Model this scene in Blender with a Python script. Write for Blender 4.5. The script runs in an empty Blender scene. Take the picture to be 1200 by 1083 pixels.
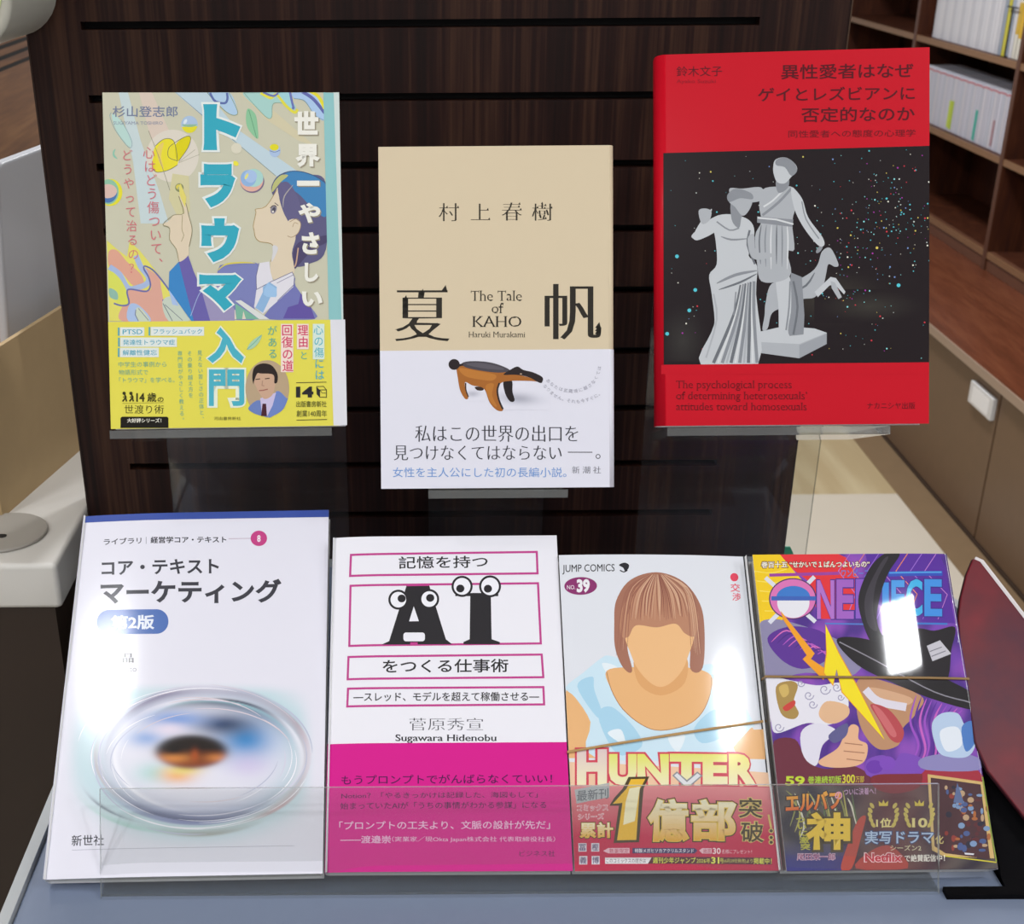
import bpy, bmesh, math, random
import numpy as np
from mathutils import Vector, Matrix
from mathutils.geometry import tessellate_polygon
S = bpy.context.scene
COL = S.collection
H = 1.45                       # camera height above the floor
# ------------------------------------------------------------------ camera
F, CX, CY = 1527.35, 495.0, 600.0      # focal length and principal point in photo pixels (the photo is a crop)
RX = np.array([1.0, -0.0012, -0.0067]); RD = np.array([-0.0066, -0.4264, -0.9045]); RF = np.array([-0.0018, 0.9045, -0.4264])
cam_d = bpy.data.cameras.new('camera'); cam = bpy.data.objects.new('camera', cam_d); COL.objects.link(cam)
cam.matrix_world = Matrix(((RX[0], -RD[0], -RF[0], 0), (RX[1], -RD[1], -RF[1], 0), (RX[2], -RD[2], -RF[2], H), (0, 0, 0, 1)))
cam_d.sensor_fit = 'HORIZONTAL'; cam_d.sensor_width = 36; cam_d.lens = F * 36 / 1200
cam_d.shift_x = (600 - CX) / 1200; cam_d.shift_y = (CY - 541.5) / 1200
cam_d.dof.use_dof = True; cam_d.dof.focus_distance = 0.76; cam_d.dof.aperture_fstop = 24
cam_d.clip_start = 0.02; cam_d.clip_end = 60
S.camera = cam
# ------------------------------------------------------------------ world, lights, exposure
W = bpy.data.worlds.new('world'); S.world = W; W.use_nodes = True
W.node_tree.nodes['Background'].inputs[0].default_value = (0.93, 0.95, 1.0, 1)
W.node_tree.nodes['Background'].inputs[1].default_value = 0.5
S.view_settings.view_transform = 'Standard'; S.view_settings.look = 'None'
S.view_settings.gamma = 1; S.view_settings.use_curve_mapping = False
S.view_settings.exposure = -0.17
CEIL = 1.15                    # ceiling, relative to the camera height
def ceiling_or_fill(x, y, size, watt, rot=0, col=(0.96, 0.975, 1.0), sy=None):
    l = bpy.data.lights.new('ceiling_or_fill_light', 'AREA'); l.shape = 'RECTANGLE'; l.size = size; l.size_y = sy or size
    l.energy = watt; l.color = col
    o = bpy.data.objects.new('ceiling_or_fill_light', l); COL.objects.link(o)
    o.location = (x, y, H + CEIL - 0.012); o.rotation_euler = (0, 0, rot)
ceiling_or_fill(-0.755, 0.155, 0.19, 9)
ceiling_or_fill(0.975, -0.19, 0.12, 10, 0.25, sy=0.15)
for lx, ly in ((-1.9, -0.5), (1.9, -0.7), (0.12, -1.0), (-1.1, -2.9), (1.3, -2.9)):
    ceiling_or_fill(lx, ly, 0.3, 18 if abs(lx) > 1 else 11)  # added fill lamps, kept clear of the covers' reflections
for lx, ly in ((0.65, 2.4), (0.7, 3.9), (-0.9, 1.9)):
    ceiling_or_fill(lx, ly, 0.3, 30)  # added lamps that brighten the aisle floor and background
# ------------------------------------------------------------------ helpers
def ray(px, py):
    return RX * ((px - CX) / F) + RD * ((py - CY) / F) + RF
def on_z(px, py, z):
    r = ray(px, py); return Vector(r * (z / r[2]))
def on_y(px, py, y):
    r = ray(px, py); return Vector(r * (y / r[1]))
def on_x(px, py, x):
    r = ray(px, py); return Vector(r * (x / r[0]))
def lin(h):
    h = h.lstrip('#'); out = []
    for i in (0, 2, 4):
        c = int(h[i:i + 2], 16) / 255
        out.append(c / 12.92 if c <= 0.04045 else ((c + 0.055) / 1.055) ** 2.4)
    return tuple(out)
def mixc(a, b, t):
    return tuple(x + (y - x) * t for x, y in zip(a, b))
def put(o, parent=None):
    COL.objects.link(o)
    if parent is not None: o.parent = parent
    return o
def tag(o, label=None, cat=None, group=None, kind=None):
    if label: o['label'] = label
    if cat: o['category'] = cat
    if group: o['group'] = group
    if kind: o['kind'] = kind
    return o
def empty(name, loc, label, cat, group=None, rot=None):
    o = bpy.data.objects.new(name, None); put(o)
    o.empty_display_size = 0.02
    if rot is not None:
        m = rot.to_4x4(); m.translation = Vector(loc) + Vector((0, 0, H)); o.matrix_world = m
    else:
        o.location = Vector(loc) + Vector((0, 0, H))
    return tag(o, label, cat, group)
# ---- materials
def nmat(name):
    m = bpy.data.materials.new(name); m.use_nodes = True
    n = m.node_tree; return m, n, n.nodes['Principled BSDF']
def plain(name, hexc, rough=0.5, spec=0.5, coat=0, metal=0, noise=0, scale=40, bump=0):
    m, n, b = nmat(name); c = lin(hexc)
    b.inputs['Base Color'].default_value = (*c, 1); b.inputs['Roughness'].default_value = rough
    b.inputs['Specular IOR Level'].default_value = spec; b.inputs['Coat Weight'].default_value = coat
    b.inputs['Coat Roughness'].default_value = 0.1; b.inputs['Metallic'].default_value = metal
    if noise or bump:
        tc = n.nodes.new('ShaderNodeTexCoord'); nz = n.nodes.new('ShaderNodeTexNoise')
        nz.inputs['Scale'].default_value = scale; nz.inputs['Detail'].default_value = 4
        n.links.new(tc.outputs['Object'], nz.inputs['Vector'])
        if noise:
            cr = n.nodes.new('ShaderNodeMix'); cr.data_type = 'RGBA'
            cr.inputs[6].default_value = (*[x * (1 - noise) for x in c], 1); cr.inputs[7].default_value = (*[min(1, x * (1 + noise)) for x in c], 1)
            n.links.new(nz.outputs['Fac'], cr.inputs[0]); n.links.new(cr.outputs[2], b.inputs['Base Color'])
        if bump:
            bp = n.nodes.new('ShaderNodeBump'); bp.inputs['Strength'].default_value = bump; bp.inputs['Distance'].default_value = 0.001
            n.links.new(nz.outputs['Fac'], bp.inputs['Height']); n.links.new(bp.outputs[0], b.inputs['Normal'])
    return m
def ink(name, rough, coat=0.0, coatr=0.1, spec=0.5):
    m, n, b = nmat(name)
    a = n.nodes.new('ShaderNodeAttribute'); a.attribute_name = 'Col'
    n.links.new(a.outputs['Color'], b.inputs['Base Color'])
    b.inputs['Roughness'].default_value = rough; b.inputs['Coat Weight'].default_value = coat
    b.inputs['Coat Roughness'].default_value = coatr; b.inputs['Specular IOR Level'].default_value = spec
    return m
def wood(name, dark, mid, light, axis='Z', scale=60, stretch=0.03, rough=0.45, streak=0.62, spec=.4):
    m, n, b = nmat(name)
    tc = n.nodes.new('ShaderNodeTexCoord'); mp = n.nodes.new('ShaderNodeMapping')
    sc = [1, 1, 1]; sc['XYZ'.index(axis)] = stretch; mp.inputs['Scale'].default_value = sc
    n.links.new(tc.outputs['Object'], mp.inputs['Vector'])
    n1 = n.nodes.new('ShaderNodeTexNoise'); n1.inputs['Scale'].default_value = scale * 6; n1.inputs['Detail'].default_value = 3
    n2 = n.nodes.new('ShaderNodeTexNoise'); n2.inputs['Scale'].default_value = scale; n2.inputs['Detail'].default_value = 2
    for q in (n1, n2): n.links.new(mp.outputs[0], q.inputs['Vector'])
    ad = n.nodes.new('ShaderNodeMix'); ad.inputs[0].default_value = 0.5
    n.links.new(n1.outputs['Fac'], ad.inputs[2]); n.links.new(n2.outputs['Fac'], ad.inputs[3])
    cr = n.nodes.new('ShaderNodeValToRGB'); e = cr.color_ramp.elements
    e[0].position = 0.36; e[0].color = (*lin(dark), 1); e[1].position = 0.5; e[1].color = (*lin(mid), 1)
    k = e.new(streak); k.color = (*lin(light), 1)
    n.links.new(ad.outputs[0], cr.inputs[0]); n.links.new(cr.outputs[0], b.inputs['Base Color'])
    b.inputs['Roughness'].default_value = rough; b.inputs['Specular IOR Level'].default_value = spec
    return m
def acrylic(name, tint=(0.93, 0.95, 0.95), haze=0.0, refl=1.0):
    m = bpy.data.materials.new(name); m.use_nodes = True; n = m.node_tree; n.nodes.clear()
    out = n.nodes.new('ShaderNodeOutputMaterial'); tr = n.nodes.new('ShaderNodeBsdfTransparent'); tr.inputs[0].default_value = (*tint, 1)
    gl = n.nodes.new('ShaderNodeBsdfGlossy'); gl.inputs['Roughness'].default_value = 0.03; gl.inputs[0].default_value = (refl, refl, refl, 1)
    lw = n.nodes.new('ShaderNodeLayerWeight'); pw = n.nodes.new('ShaderNodeMath'); pw.operation = 'POWER'; pw.inputs[1].default_value = 5; lw.inputs[0].default_value = .5
    fr = n.nodes.new('ShaderNodeMath'); fr.operation = 'MULTIPLY_ADD'; fr.inputs[1].default_value = .9; fr.inputs[2].default_value = .04
    n.links.new(lw.outputs['Facing'], pw.inputs[0]); n.links.new(pw.outputs[0], fr.inputs[0])
    df = n.nodes.new('ShaderNodeBsdfDiffuse'); df.inputs[0].default_value = (0.8, 0.82, 0.82, 1)
    m1 = n.nodes.new('ShaderNodeMixShader'); m1.inputs[0].default_value = haze
    m2 = n.nodes.new('ShaderNodeMixShader')
    n.links.new(tr.outputs[0], m1.inputs[1]); n.links.new(df.outputs[0], m1.inputs[2])
    n.links.new(fr.outputs[0], m2.inputs[0]); n.links.new(m1.outputs[0], m2.inputs[1]); n.links.new(gl.outputs[0], m2.inputs[2])
    n.links.new(m2.outputs[0], out.inputs[0])
    return m
# ---- meshes
class MB:
    def __init__(s): s.v = []; s.f = []; s.mi = []; s.sm = []
    def face(s, pts, mi=0):
        b = len(s.v); s.v += [tuple(p) for p in pts]; s.f.append(tuple(range(b, b + len(pts)))); s.mi.append(mi)
    def box(s, a, b, mi=0, M=None):
        x0, y0, z0 = a; x1, y1, z1 = b
        c = [Vector(p) for p in ((x0, y0, z0), (x1, y0, z0), (x1, y1, z0), (x0, y1, z0), (x0, y0, z1), (x1, y0, z1), (x1, y1, z1), (x0, y1, z1))]
        if M is not None: c = [M @ p for p in c]
        k = len(s.v); s.v += [tuple(p) for p in c]
        for q in ((0, 3, 2, 1), (4, 5, 6, 7), (0, 1, 5, 4), (1, 2, 6, 5), (2, 3, 7, 6), (3, 0, 4, 7)):
            s.f.append(tuple(k + i for i in q)); s.mi.append(mi)
    def prism(s, outline, z0, z1, mi=0, mside=None, M=None):
        """closed 2-D outline (counter-clockwise) extruded from z0 to z1"""
        n = len(outline); k = len(s.v)
        P = [Vector((x, y, z0)) for x, y in outline] + [Vector((x, y, z1)) for x, y in outline]
        if M is not None: P = [M @ p for p in P]
        s.v += [tuple(p) for p in P]
        s.f.append(tuple(k + i for i in reversed(range(n)))); s.mi.append(mi)
        s.f.append(tuple(k + n + i for i in range(n))); s.mi.append(mi)
        for i in range(n):
            j = (i + 1) % n
            s.f.append((k + i, k + j, k + n + j, k + n + i)); s.mi.append(mi if mside is None else mside)
    def build(s, name, mats, parent=None, bevel=0, seg=2, smooth=False):
        me = bpy.data.meshes.new(name); me.from_pydata(s.v, [], s.f); me.validate()
        for m in (mats if isinstance(mats, (list, tuple)) else [mats]): me.materials.append(m)
        if len(s.mi) == len(me.polygons): me.polygons.foreach_set('material_index', s.mi)
        o = bpy.data.objects.new(name, me); put(o, parent)
        if parent is None: o.location.z = H
        if bevel:
            md = o.modifiers.new('bevel', 'BEVEL'); md.width = bevel; md.segments = seg; md.limit_method = 'ANGLE'; md.angle_limit = math.radians(40)
        if smooth or bevel:
            for p in me.polygons: p.use_smooth = True
            wn = o.modifiers.new('normals', 'WEIGHTED_NORMAL'); wn.keep_sharp = True
        me.update(); return o
def rrect(x0, y0, x1, y1, r, n=6):
    rs = r if isinstance(r, (list, tuple)) else (r, r, r, r)      # corners: x0y0, x1y0, x1y1, x0y1
    out = []
    for (cx, cy, a, q) in ((x0, y0, 180, rs[0]), (x1, y0, 270, rs[1]), (x1, y1, 0, rs[2]), (x0, y1, 90, rs[3])):
        sx = 1 if cx == x0 else -1; sy = 1 if cy == y0 else -1
        for i in range(n + 1 if q > 0 else 1):
            t = math.radians(a + 90 * i / n); out.append((cx + sx * q + q * math.cos(t) * (q > 0), cy + sy * q + q * math.sin(t) * (q > 0)))
    return out
# ------------------------------------------------------------------ printed art: flat shapes laid on a cover, given in photo pixels
_cu = bpy.data.curves.new('type', 'FONT'); _ob = bpy.data.objects.new('type', _cu); COL.objects.link(_ob); _cu.resolution_u = 3
_GL = {}
def glyphs(s):
    if s not in _GL:
        _cu.body = s; bpy.context.view_layer.update()
        ev = _ob.evaluated_get(bpy.context.evaluated_depsgraph_get()); me = ev.to_mesh()
        V = np.array([(v.co.x, v.co.y) for v in me.vertices], float).reshape(-1, 2); Fc = [tuple(p.vertices) for p in me.polygons]
        ev.to_mesh_clear()
        # weld doubles so that outline edges can be told from inner ones
        key = {}; rep = np.zeros(len(V), int); U = []
        for i, p in enumerate(np.round(V, 5)):
            t = tuple(p)
            if t not in key: key[t] = len(U); U.append(V[i])
            rep[i] = key[t]
        U = np.array(U).reshape(-1, 2); T = []
        for f in Fc:
            g = [rep[i] for i in f]
            if len(set(g)) >= 3: T.append(g)
        cnt = {}
        for f in T:
            a = sum(U[f[i]][0] * U[f[(i + 1) % len(f)]][1] - U[f[(i + 1) % len(f)]][0] * U[f[i]][1] for i in range(len(f)))
            if a < 0: f.reverse()
            for i in range(len(f)):
                e = (f[i], f[(i + 1) % len(f)]); cnt[frozenset(e)] = cnt.get(frozenset(e), 0) + 1
        N = np.zeros_like(U); C = np.zeros(len(U)); edges = []
        for f in T:
            for i in range(len(f)):
                a, b = f[i], f[(i + 1) % len(f)]
                if cnt[frozenset((a, b))] == 1 and a != b:
                    d = U[b] - U[a]; L = np.hypot(*d)
                    if L < 1e-7: continue
                    nn = np.array((d[1], -d[0])) / L; N[a] += nn; N[b] += nn; C[a] += 1; C[b] += 1; edges.append((a, b, nn, L))
        for i in range(len(U)):
            q = np.hypot(*N[i])
            if q > 1e-6 and C[i]:
                nn = N[i] / q; N[i] = nn * min(1.6, C[i] / q)
        _GL[s] = (U, T, N, edges)
    return _GL[s]
def styled(s, wt=0.0, thin=0.0, serif=False, uroko=False):
    U, T, N, edges = glyphs(s)
    V = U + N * np.array((wt, wt - thin)); V = [tuple(p) for p in V]; T = [list(f) for f in T]
    def quad(pts): b = len(V); V.extend(pts); T.append(list(range(b, b + len(pts))))
    if uroko:
        for a, b, nn, L in edges:
            if nn[0] > 0.93 and 0.03 < L < 0.12:
                p, q = (U[a], U[b]) if U[a][1] > U[b][1] else (U[b], U[a])
                quad([(q[0] + .012, q[1] + thin * .6), (p[0] - .02, p[1] + .075), (p[0] - .09, p[1] - thin * .7)])
    if serif:
        for a, b, nn, L in edges:
            if abs(nn[1]) > 0.97 and 0.045 < L < 0.17:
                y = U[a][1]; x0, x1 = sorted((U[a][0], U[b][0])); e = 0.05; h = 0.032 * (1 if nn[1] < 0 else -1)
                quad([(x0 - e, y), (x1 + e, y), (x1 + e, y + h), (x0 - e, y + h)])
            if abs(nn[0]) > 0.97 and 0.05 < L < 0.12 and U[a][1] > 0.45:      # ends of a bar: drop serif
                y0, y1 = sorted((U[a][1], U[b][1])); x = U[a][0]; h = 0.04 * nn[0]
                quad([(x, y1), (x - h, y1), (x - h, y0 - .07), (x, y0 - .07)])
    return np.array(V).reshape(-1, 2), T
def spline(pts, closed=True, n=6):
    P = [np.array(p, float) for p in pts]; m = len(P); out = []
    for i in range(m if closed else m - 1):
        p0 = P[(i - 1) % m] if closed or i else P[0]; p1 = P[i]; p2 = P[(i + 1) % m]; p3 = P[(i + 2) % m] if closed or i + 2 < m else P[-1]
        for k in range(n):
            t = k / n
            out.append(tuple(0.5 * (2 * p1 + (p2 - p0) * t + (2 * p0 - 5 * p1 + 4 * p2 - p3) * t * t + (3 * p1 - p0 - 3 * p2 + p3) * t ** 3)))
    if not closed: out.append(tuple(P[-1]))
    return out
class Art:
    """shapes printed on the plane z = 0 of frame M; coordinates are those of the current crop of the photo"""
    def __init__(s, M, z0=0.0001, clip=None):
        s.v = []; s.f = []; s.c = []; s.o = np.array(M.translation) - np.array((0, 0, H)); s.z = z0; s.step = 1.5e-6
        s.R = np.array(M.to_3x3()); s.cr = (0, 0, 1); s.clip = clip
    def crop(s, x, y, k): s.cr = (x, y, k)
    def loc(s, p):
        x, y, k = s.cr; r = ray(x + p[0] / k, y + p[1] / k); n = s.R[:, 2]
        q = r * (s.o @ n) / (r @ n) - s.o; a, b = q @ s.R[:, 0], q @ s.R[:, 1]
        if s.clip:
            x0, y0, x1, y1 = s.clip; a = min(max(a, x0), x1); b = min(max(b, y0), y1)
        return (a, b)
    def emit(s, pts, faces, cols):
        s.z += s.step; b = len(s.v)
        s.v += [(*s.loc(p), s.z) for p in pts]
        for f in faces:
            f = list(f); A = 0.0
            for i in range(len(f)): p, q = s.v[b + f[i - 1]], s.v[b + f[i]]; A += p[0] * q[1] - q[0] * p[1]
            if A < 0: f.reverse()                       # every printed face looks out of the cover
            s.f.append(tuple(b + i for i in f)); s.c.append([cols[i] for i in f] if isinstance(cols, list) else [cols] * len(f))
    def fill(s, pts, col):
        if isinstance(col, str): col = lin(col)
        tri = tessellate_polygon([[Vector((p[0], p[1], 0)) for p in pts]])
        s.emit(pts, [t for t in tri], col)
    def blob(s, pts, col, n=6): s.fill(spline(pts, True, n), col)
    def rect(s, x0, y0, x1, y1, col): s.fill([(x0, y0), (x1, y0), (x1, y1), (x0, y1)], col)
    def rrect(s, x0, y0, x1, y1, r, col): s.fill(rrect(x0, y0, x1, y1, r), col)
    def ell(s, cx, cy, rx, ry, col, rot=0, n=28, a0=0, a1=360):
        c, q = math.cos(rot), math.sin(rot); pts = []
        for i in range(n if a1 - a0 == 360 else n + 1):
            t = math.radians(a0 + (a1 - a0) * i / n); u, w = rx * math.cos(t), ry * math.sin(t); pts.append((cx + c * u - q * w, cy + q * u + c * w))
        s.fill(pts, col)
    def line(s, pts, w, col, closed=False, smooth=0, taper=False):
        if isinstance(col, str): col = lin(col)
        if smooth: pts = spline(pts, closed, smooth)
        P = [np.array(p, float) for p in pts]; n = len(P); L = []; R = []
        for i in range(n):
            a = P[i - 1] if (i or closed) else P[i]; b = P[(i + 1) % n] if (i < n - 1 or closed) else P[i]
            d1 = P[i] - a; d2 = b - P[i]
            def nr(d): l = np.hypot(*d); return np.array((-d[1], d[0])) / l if l > 1e-9 else np.zeros(2)
            n1, n2 = nr(d1), nr(d2); m = n1 + n2; q = m @ m
            m = m * (2 / q if q > 0.5 else 1)
            if not n1.any() or not n2.any(): m = n1 + n2
            ww = w / 2 * (math.sin(math.pi * (i + .5) / n) ** .7 if taper else 1)
            L.append(tuple(P[i] + m * ww)); R.append(tuple(P[i] - m * ww))
        fs = [(i, (i + 1) % n, n + (i + 1) % n, n + i) for i in range(n if closed else n - 1)]
        s.emit(L + R, fs, col)
    def frame(s, q, w, col): s.line(q, w, col, closed=True)
    def text(s, t, x0, y0, x1, y1, col, wt=0.0, thin=0.0, tilt=0, serif=False, uroko=False, shear=0, grad=None, quad=None, ref=None):
        """fit the string's ink into the box (y down); tilt = rise of the right end; ref: also fit the box to this weight's ink (outlines)"""
        V, T = styled(t, wt, thin, serif, uroko); B, _ = styled(t, wt if ref is None else ref, thin, serif, uroko)
        a, b = B.min(0), B.max(0); d = np.maximum(b - a, 1e-6); P = (V - a) / d
        if quad is None: quad = [(x0, y0), (x1, y0 - tilt), (x1, y1 - tilt), (x0, y1)]
        q = [np.array(p, float) for p in quad]
        pts = []
        for u, w in P:
            u2 = u; p = (q[3] * (1 - u2) + q[2] * u2) * (1 - w) + (q[0] * (1 - u2) + q[1] * u2) * w
            if shear: p = p + np.array((shear * w * abs(y1 - y0), 0))
            pts.append(tuple(p))
        if grad:
            c0, c1 = lin(grad[0]), lin(grad[1]); cols = [mixc(c0, c1, min(1, max(0, 1 - w))) for u, w in P]
        else: cols = lin(col)
        s.emit(pts, T, cols)
    def chars(s, t, boxes, col, **k):
        for ch, b in zip(t, boxes): s.text(ch, *b, col, **k)
    def cell(s, ch, cx, cy, w, h, col, wt=0, thin=0, rot=0, uroko=False):
        """one character in its em square centred on (cx, cy)"""
        V, T = styled(ch, wt, thin, uroko=uroko); c, q = math.cos(rot), math.sin(rot); pts = []
        off = (0.55, 0.45) if ch in '、。' and rot == 0.0 else (0, 0)
        for x, y in V:
            u, v = (x - 0.5 + off[0]) * w, -(y + off[1] - 0.36) * h
            if ch == 'ー' and rot == 0.0: u, v = -v * w / h, u * h / w
            pts.append((cx + c * u - q * v, cy + q * u + c * v))
        s.emit(pts, T, lin(col) if isinstance(col, str) else col)
    def vtext(s, t, x, y0, y1, size, col, dx=0, wt=0, thin=0, sq=1.0):
        n = len(t); st = (y1 - y0) / n
        for i, ch in enumerate(t):
            if ch != ' ': s.cell(ch, x + dx * (i + .5) / n, y0 + st * (i + .5), size, min(st * sq, size * 1.05), col, wt, thin)
    def arc(s, t, pts, size, col):
        P = spline(pts, False, 12); d = [0]
        for a, b in zip(P, P[1:]): d.append(d[-1] + math.hypot(b[0] - a[0], b[1] - a[1]))
        for i, ch in enumerate(t):
            g = d[-1] * (i + .5) / len(t); k = max(j for j in range(len(d)) if d[j] <= g); k = min(k, len(P) - 2)
            u = (g - d[k]) / max(1e-9, d[k + 1] - d[k]); a, b = P[k], P[k + 1]
            s.cell(ch, a[0] + (b[0] - a[0]) * u, a[1] + (b[1] - a[1]) * u, size, size, col, rot=math.atan2(b[1] - a[1], b[0] - a[0]) + 1e-6)
    def raster(s, x0, y0, x1, y1, nx, ny, fn):
        pts = [(x0 + (x1 - x0) * i / nx, y0 + (y1 - y0) * j / ny) for j in range(ny + 1) for i in range(nx + 1)]
        s.emit(pts, [(j * (nx + 1) + i, j * (nx + 1) + i + 1, (j + 1) * (nx + 1) + i + 1, (j + 1) * (nx + 1) + i) for j in range(ny) for i in range(nx)], [fn(*p) for p in pts])
def printed(name, v, f, c, mat, parent, curl=None, cuts=(), flat_x=1, side=1):
    """a mesh with colours per corner, cut along x and bent by curl(x)"""
    me = bpy.data.meshes.new(name); me.from_pydata(v, [], f)
    at = me.color_attributes.new('Col', 'FLOAT_COLOR', 'CORNER')
    flat = []
    for p in c:
        for q in p: flat += [*q, 1.0]
    at.data.foreach_set('color', flat)
    if curl:
        bm = bmesh.new(); bm.from_mesh(me); st = cuts[1] - cuts[0]; kx = [cuts[0] - st * 1.2, *cuts, cuts[-1] + st * 1.2]; kz = [curl(x) for x in kx]      # straight between cuts, so stacked inks stay apart
        for x in cuts:
            bmesh.ops.bisect_plane(bm, geom=bm.verts[:] + bm.edges[:] + bm.faces[:], plane_co=(x, 0, 0), plane_no=(1, 0, 0), dist=1e-7)
        for q in bm.verts:
            if q.co.z > -0.0008: q.co.z += float(np.interp(q.co.x, kx, kz))
        bm.to_mesh(me); bm.free()
    me.materials.append(mat)
    for p in me.polygons: p.use_smooth = True
    me.update(); cf = curl or (lambda x: 0.0); ns = []      # the bent sheet's own normal, so that ink and paper shine alike
    for q in me.vertices:
        x, z = q.co.x, q.co.z
        if z - cf(x) > -0.00003 and x * side < flat_x: k = (cf(x + 1e-4) - cf(x - 1e-4)) / 2e-4; ns.append(Vector((-k, 0, 1)).normalized())
        else: ns.append(q.normal.copy())
    me.normals_split_custom_set_from_vertices(ns)
    o = bpy.data.objects.new(name, me); put(o, parent); me.update(); return o
def shell(w, h0, h1, t, side, r, off, thk, col, spine_col=None, back=True, flap=None, clip=0):
    """a bent sheet round the front, spine (at x = side*w/2) and back: (verts, faces, colours)"""
    col = lin(col) if isinstance(col, str) else col; sc = lin(spine_col) if spine_col else col
    W2 = w / 2 + off; Z = off; B = -t - off; path = []
    n = 14
    for i in range(n + 1): path.append((-side * (w / 2) + side * (w / 2 - clip + W2 - r) * i / n, Z))
    ct = max(1, 8)
    for i in range(1, ct + 1):
        a = math.pi / 2 * i / ct; path.append((side * (W2 - r + r * math.sin(a)), Z - r + r * math.cos(a)))
    for i in range(ct + 1):
        a = math.pi / 2 * i / ct; path.append((side * (W2 - r + r * math.cos(a)), B + r - r * math.sin(a)))
    path.append((-side * (w / 2), B))
    P = [np.array(p) for p in path]; inner = []
    for i, p in enumerate(P):
        d = P[min(i + 1, len(P) - 1)] - P[max(i - 1, 0)]; d = d / max(1e-9, np.hypot(*d)); nn = np.array((d[1], -d[0])) * side
        inner.append(p + nn * thk)
    v = []; f = []; c = []; m = len(P)
    for p in P: v += [(p[0], h0, p[1]), (p[0], h1, p[1])]
    for p in inner: v += [(p[0], h0, p[1]), (p[0], h1, p[1])]
    o = 2 * m
    for i in range(m - 1):
        cc = sc if n <= i < m - 2 else col
        f += [(2 * i, 2 * i + 1, 2 * i + 3, 2 * i + 2), (o + 2 * i, o + 2 * i + 2, o + 2 * i + 3, o + 2 * i + 1), (2 * i, 2 * i + 2, o + 2 * i + 2, o + 2 * i), (2 * i + 1, o + 2 * i + 1, o + 2 * i + 3, 2 * i + 3)]
        c += [[cc] * 4, [(0.75, 0.75, 0.76)] * 4, [cc] * 4, [cc] * 4]
    for i in (0, m - 1):
        f.append((2 * i, o + 2 * i, o + 2 * i + 1, 2 * i + 1)); c.append([(0.8, 0.8, 0.8)] * 4)
    if side > 0: f = [tuple(reversed(q)) for q in f]
    return v, f, c
def frame_of(pose):
    x, y, z, t, yw, ro = pose
    u = Vector((1, 0, 0)); v = Vector((0, math.sin(t), math.cos(t)))
    u2 = u * math.cos(ro) + v * math.sin(ro); v2 = v * math.cos(ro) - u * math.sin(ro)
    Rz = Matrix.Rotation(yw, 3, 'Z'); u2 = Rz @ u2; v2 = Rz @ v2; n = u2.cross(v2)
    R = Matrix((u2, v2, n)).transposed(); M = R.to_4x4(); M.translation = Vector((x, y, z + H)); return M
M_page = None
def page_mat():
    global M_page
    if M_page is None:
        m, n, b = nmat('paper_edges'); tc = n.nodes.new('ShaderNodeTexCoord'); mp = n.nodes.new('ShaderNodeMapping'); mp.inputs['Scale'].default_value = (0.02, 0.02, 1)
        nz = n.nodes.new('ShaderNodeTexNoise'); nz.inputs['Scale'].default_value = 3500; cr = n.nodes.new('ShaderNodeValToRGB')
        cr.color_ramp.elements[0].position = 0.3; cr.color_ramp.elements[0].color = (*lin('#c6c1b8'), 1); cr.color_ramp.elements[1].position = 0.65; cr.color_ramp.elements[1].color = (*lin('#efece6'), 1)
        n.links.new(tc.outputs['Object'], mp.inputs[0]); n.links.new(mp.outputs[0], nz.inputs['Vector']); n.links.new(nz.outputs['Fac'], cr.inputs[0]); n.links.new(cr.outputs[0], b.inputs['Base Color']); b.inputs['Roughness'].default_value = 0.8
        M_page = m
    return M_page
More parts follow.
